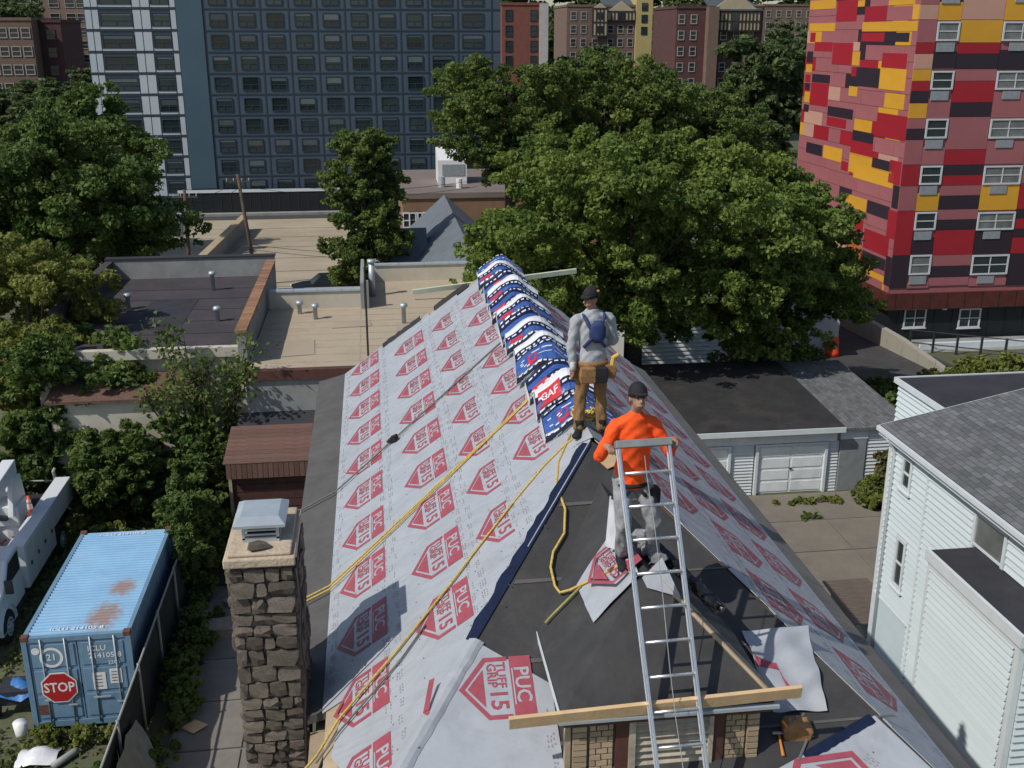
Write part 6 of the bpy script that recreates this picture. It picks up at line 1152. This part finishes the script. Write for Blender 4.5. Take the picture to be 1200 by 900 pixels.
def leaves_for(rg, cl, n, flat=.7):
    sub_ = []
    for c, r in cl:                                  # twigs inside each clump
        for _ in range(14):
            v = rg.normal(size=3); v /= np.linalg.norm(v); sub_.append((np.array(c) + v * r * rg.uniform(.45, 1.12) * np.array([1.1, 1.1, flat]), r * rg.uniform(.14, .36)))
    cl = sub_
    w_ = np.array([r ** 2 for _, r in cl]); w_ /= w_.sum(); ids = rg.choice(len(cl), n, p=w_); v = rg.normal(size=(n, 3)); v /= np.linalg.norm(v, axis=1)[:, None]; k = rg.uniform(.25, 1.08, n) ** .45
    C_ = np.array([c for c, _ in cl])[ids]; R_ = np.array([r for _, r in cl])[ids]; p = C_ + v * (R_ * k)[:, None] * np.array([1.1, 1.1, flat]); nr = v * .5 + np.array([0, 0, .55]); return p, nr
def tree(name, label, loc, h, r3, lm, nleaf, leaf, nb=40, br=1.6, trunk=.3, seed=1, group=None, cz=None, cat='tree', lean=0):
    rg = np.random.default_rng(seed); x, y, z = loc; t = thing(name, label, cat, loc, group); cz = cz if cz is not None else h - r3[2]
    cl = clumps(rg, (lean, 0, cz), r3, nb, br); cl += [(np.array([lean, 0, cz]), min(r3) * .55)]
    p, nr = leaves_for(rg, cl, nleaf); p[:, 2] = np.maximum(p[:, 2], .15); me = leaf_mesh('crown', p, nr, leaf, rg); me.materials.append(lm); o = bpy.data.objects.new('crown', me); link(o, t); o['kind'] = 'stuff'
    if trunk:
        mb = MB(); hb = max(cz * .75, h * .22); mb.tube([(0, 0, -.3), (.03, 0, hb * .5), (lean * .4, .05, hb), (lean * .8, 0, cz + r3[2] * .4)], [trunk * 1.25, trunk, trunk * .85, trunk * .25], 9)
        for k in range(min(16, len(cl))):
            c = cl[k][0]; s = Vector((lean * .4, .05, hb * rg.uniform(.75, 1.1))); e = Vector(c); m_ = s.lerp(e, .5) + Vector((0, 0, .12 * (e - s).length * -.6)); mb.tube([s, m_, e], [trunk * .42, trunk * .25, trunk * .06], 6)
        me = mesh_of(mb, 'trunk'); fin(me, M['bark'], True); o = bpy.data.objects.new('trunk', me); link(o, t)
    return t
tree('maple_tree', 'large spreading maple rising behind the house and over the garage', (10.6, 42.6, gz(43)), 13.7, (7.6, 5.4, 4.9), LM['maple'], 170000, .17, 120, 1.35, .4, 3, cz=8.3)
tree('maple_tree', 'leaning maple crown overhanging the garage next to the red block', (16.8, 43.2, gz(44)), 11.0, (3.6, 3.4, 4.7), LM['maple'], 70000, .165, 54, 1.2, .28, 4, cz=6.1)
tree('oak_tree', 'dark tree with forked trunk beside the white rooftop unit', (10.6, 84, gz(84)), 17.5, (5.4, 5, 5.6), LM['mid'], 60000, .26, 46, 1.9, .45, 5, cz=12.0)
tree('oak_tree', 'dark rounded tree behind the maple, in front of the half-timbered house', (19.5, 90, gz(90)), 17.5, (7.0, 6, 6.0), LM['mid'], 62000, .28, 50, 2.1, .45, 6, cz=11.0)
tree('oak_tree', 'round tree behind the maple, before the maroon apartment house', (28.5, 92, gz(92)), 15.5, (5.6, 5, 5.8), LM['mid'], 48000, .28, 44, 1.9, .4, 7, cz=9.5)
tree('linden_tree', 'tall narrow tree standing before the long blue block', (-.6, 66, gz(66)), 14.0, (2.1, 2.1, 6.6), LM['mid'], 64000, .19, 110, .9, .25, 8, cz=5.9)
tree('oak_tree', 'big dark tree left of the utility pole', (-16.8, 62, gz(62)), 13.6, (5.4, 5, 6.2), LM['dark'], 85000, .24, 60, 1.9, .4, 9, cz=7.0)
tree('oak_tree', 'dark tree at the left edge below the brick tower', (-22.8, 64, gz(64)), 11.4, (4.6, 5, 5.2), LM['dark'], 44000, .24, 40, 1.9, .4, 10, cz=6)
tree('oak_tree', 'dark tree behind, between the brick tower and the blue block', (-26.5, 100, gz(100)), 15.5, (7, 6, 6), LM['dark'], 34000, .4, 46, 2.2, .4, 11, cz=8.5)
tree('locust_tree', 'light green tree at the left edge above the service truck', (-13.2, 41.5, 0), 8.6, (3.4, 2.6, 3.6), LM['lime'], 56000, .16, 55, 1.0, .2, 12, cz=4.9)
tree('locust_tree', 'dense dark green tree beside the service truck boom', (-10.9, 38.2, 0), 6.4, (2.6, 2, 2.9), LM['dark'], 32000, .19, 46, .9, .18, 13, cz=3.3)
# sparse bare-branched tree
rg = np.random.default_rng(21); t = thing('scrubby_tree', 'thin scrubby tree with bare branches before the black-roofed building', 'tree', (-6.3, 36.6, 0)); mb = MB(); tips = []
for k in range(13):
    a = rg.uniform(0, 6.28); s = Vector((.15 * math.cos(a), .15 * math.sin(a), 1.2)); e = Vector((2.3 * math.cos(a) * rg.uniform(.4, 1), 1.1 * math.sin(a), rg.uniform(3.6, 6.4))); m_ = s.lerp(e, .5) + Vector((0, 0, -.35)); mb.tube([(0, 0, 0), s, m_, e], [.07, .05, .035, .01], 5); tips += [m_, m_.lerp(e, .5), e]
    for j in range(5): p = m_.lerp(e, rg.uniform(0, 1)); q = p + Vector(rg.normal(size=3) * .35) + Vector((0, 0, .4)); mb.tube([p, q], [.018, .006], 4); tips.append(q)
me = mesh_of(mb, 'branches'); fin(me, M['bark'], True); o = bpy.data.objects.new('branches', me); link(o, t)
tp_ = np.array([tuple(v) for v in tips]); ids = rg.integers(0, len(tp_), 2600); p = tp_[ids] + rg.normal(size=(2600, 3)) * .2; me = leaf_mesh('foliage', p, np.tile([0, 0, .6], (2600, 1)), .17, rg); me.materials.append(LM['mid']); o = bpy.data.objects.new('foliage', me); link(o, t); o['kind'] = 'stuff'
def bush(label, loc, r3, lm, n, leaf, seed, nb=16, br=.5, name='shrub', group=None):
    rg = np.random.default_rng(seed); t = thing(name, label, 'shrub', loc, group); cl = clumps(rg, (0, 0, r3[2] * .75), (r3[0], r3[1], r3[2] * .8), nb, br); p, nr = leaves_for(rg, cl, n, .8); p[:, 2] = np.maximum(p[:, 2], .03)
    me = leaf_mesh('foliage', p, nr, leaf, rg); me.materials.append(lm); o = bpy.data.objects.new('foliage', me); link(o, t); o['kind'] = 'stuff'
    mb = MB()
    for k in range(7): e = Vector(cl[k % nb][0]); mb.tube([(0, 0, 0), e * .5 + Vector((0, 0, .1)), e], [.03, .02, .008], 5)
    me = mesh_of(mb, 'stems'); fin(me, M['bark'], True); o = bpy.data.objects.new('stems', me); link(o, t)
bush('ivy mound hanging over the far end of the mesh fence', (-6.0, 31.6, 0), (.7, 2.4, 2.1), LM['mid'], 15000, .16, 31, 30, .45)
bush('dark shrub thicket behind the ivy, left of the brown shed', (-6.6, 35.6, 0), (1.7, 1.0, 2.2), LM['dark'], 14000, .2, 32, 24, .6)
bush('green shrub behind the container by the leaning post', (-8.9, 35.4, 0), (1.8, 1.1, 2.0), LM['mid'], 16000, .2, 33, 26, .6)
bush('dark shrub behind the service truck', (-11.5, 36.8, 0), (1.8, .9, 2.4), LM['dark'], 13000, .22, 34, 22, .6)
bush('low yellowish weeds along the back of the container', (-7.6, 30.8, 0), (1.7, 1.1, .55), LM['lime'], 9000, .15, 35, 26, .32, 'weeds')
bush('low weeds between the truck and the shrubs', (-9.8, 33.9, 0), (1.2, 1.2, .5), LM['lime'], 6000, .15, 36, 18, .3, 'weeds')
bush('leafy plant hanging over the container corner by the fence', (-5.75, 29.2, 0), (.4, .9, 2.6), LM['mid'], 6000, .15, 37, 20, .3)
bush('scraggly brownish shrub between garage and white house', (18.3, 32.4, 0), (.8, 1.5, 1.5), leafmat('leaf_brown', (.075, .065, .03), (.15, .15, .05), .25), 9000, .15, 38, 22, .4)
bush('green shrub at the foot of the garage side door', (17.3, 33.2, 0), (.5, .5, .6), LM['lime'], 4500, .15, 39, 12, .35)
for k, lab in enumerate(('left end of the hedge along the ramp railing', 'hedge clump second from the ramp wall', 'hedge clump third from the ramp wall', 'hedge clump fourth from the ramp wall', 'hedge clump at the right edge above the flat black roof')):
    bush('rough green ' + lab, (22.2 + k * 1.9, 43.6 + k * .15, -.3), (1.4, 1.2, .62 + .16 * k), LM['lime'] if k else LM['mid'], 13000, .2, 41 + k, 30, .62, 'hedge', 'hedge clumps along the ramp')
bush('ivy bank hanging down between garage roof and concrete ramp', (21.2, 37.2, 0), (2.0, 2.6, 1.2), LM['dark'], 12000, .2, 47, 26, .5)
bush('small green weed tuft in the driveway', (14.6, 32.2, 0), (.35, .3, .1), LM['mid'], 900, .1, 48, 8, .14, 'weeds')
bush('grass strip growing along the garage apron', (15.1, 33.5, 0), (1.4, .25, .08), LM['lime'], 2200, .1, 49, 16, .16, 'weeds')
bush('weeds at the foot of the fence flap', (-6.6, 20.6, 0), (.9, .8, .35), LM['mid'], 3500, .11, 50, 14, .22, 'weeds'); bush('weeds below the container doors', (-7.6, 22.7, 0), (1.2, .35, .25), LM['lime'], 2600, .1, 51, 14, .18, 'weeds'); bush('dark weeds along the alley side of the fence', (-5.4, 25.5, 0), (.4, 5, .5), LM['dark'], 9000, .13, 52, 40, .3, 'weeds'); bush('tangled vines in the alley before the shed', (-5.2, 31.4, 0), (.6, 1.6, .9), LM['dark'], 7000, .15, 53, 20, .35)
# grass in the yard
rg = np.random.default_rng(60); n = 26000; gxy = np.stack([rg.uniform(-16, -5.9, n), rg.uniform(19.5, 37, n)], 1); keep = np.sin(gxy[:, 0] * 1.3 + 1) * np.cos(gxy[:, 1] * .9) + rg.normal(size=n) * .5 > .1; gxy = gxy[keep]; n = len(gxy)
p = np.concatenate([gxy, rg.uniform(.03, .12, (n, 1))], 1); me = leaf_mesh('grass', p, np.tile([0, -.3, .5], (n, 1)), .15, rg); me.materials.append(M['grass']); o = bpy.data.objects.new('grass', me); link(o); o['kind'] = 'stuff'; tag(o, 'patchy grass of the container yard', 'grass')
# far trees: copies of one crown and trunk
def far_tree(loc, s, label, src):
    t = thing('far_tree', label, 'tree', loc, 'trees among the distant buildings'); t.scale = s
    for ch in src.children: c = ch.copy(); SC.collection.objects.link(c); c.parent = t
src = tree('far_tree', 'tall dark tree right of the maroon apartment house', (X(918, 165), 165, -5), 24, (9, 7, 10), LM['far'], 26000, .75, 60, 2.6, .6, 71, 'trees among the distant buildings', cz=13)
FT = [((X(896, 140), 140, -5), (.45, .6, .5), 'dark tree beside the pale car park near the coloured block'), ((X(955, 190), 190, -5), (1, 1, 1), 'dark tree partly hidden behind the coloured block'), ((X(770, 150), 150, -5), (.8, .8, .75), 'broad tree behind the maple, left of the maroon apartment house'), ((X(700, 160), 160, -5), (.9, .9, .85), 'broad tree in front of the half-timbered house'), ((X(84, 175), 175, -5), (1, 1, .7), 'dark tree left of the blue block, below the tan tower'), ((X(20, 185), 185, -5), (.9, .9, .6), 'tree before the far left brick tower'), ((X(653, 300), 300, -8), (1.3, 1.3, 1.35), 'distant tree just right of the red brick block'), ((X(772, 330), 330, -8), (1.3, 1.3, 1.4), 'distant tree right of the yellow-ended house'), ((X(788, 320), 320, -8), (1.2, 1.2, 1.3), 'distant tree left of the maroon house roof'), ((X(925, 320), 320, -8), (1.3, 1.3, 1.25), 'distant tree above the brown apartment house'), ((X(4, 260), 260, -6), (1.4, 1.2, 1.45), 'leafy tree above the far left brick tower')]
for loc, s, lab in FT: far_tree(loc, s, lab, src)
for k, (x, y, s) in enumerate(((-160, 420, 2), (-110, 440, 2), (-60, 450, 2.1), (-15, 440, 2), (25, 460, 2.1), (65, 450, 2.2), (100, 440, 2.1), (140, 420, 2.2), (185, 430, 2.2), (230, 420, 2.2))): far_tree((x, y, -8), (s * 1.3, s, s * 1.0), f'tree of the distant skyline, {ords[k]} from the left', src)

for k, (px, py, c) in enumerate(((905, 128, (.5, .5, .5)), (920, 124, (.1, .12, .2)), (932, 120, (.6, .6, .6)))):
    p = atz(px, py, gz(120) + .6); car((p.x, p.y, gz(p.y) + .05), R(20 + k * 5), c, ('silver car left of the dark one', 'dark car between two pale ones', 'white car nearest the coloured block')[k] + ' in the far car park')
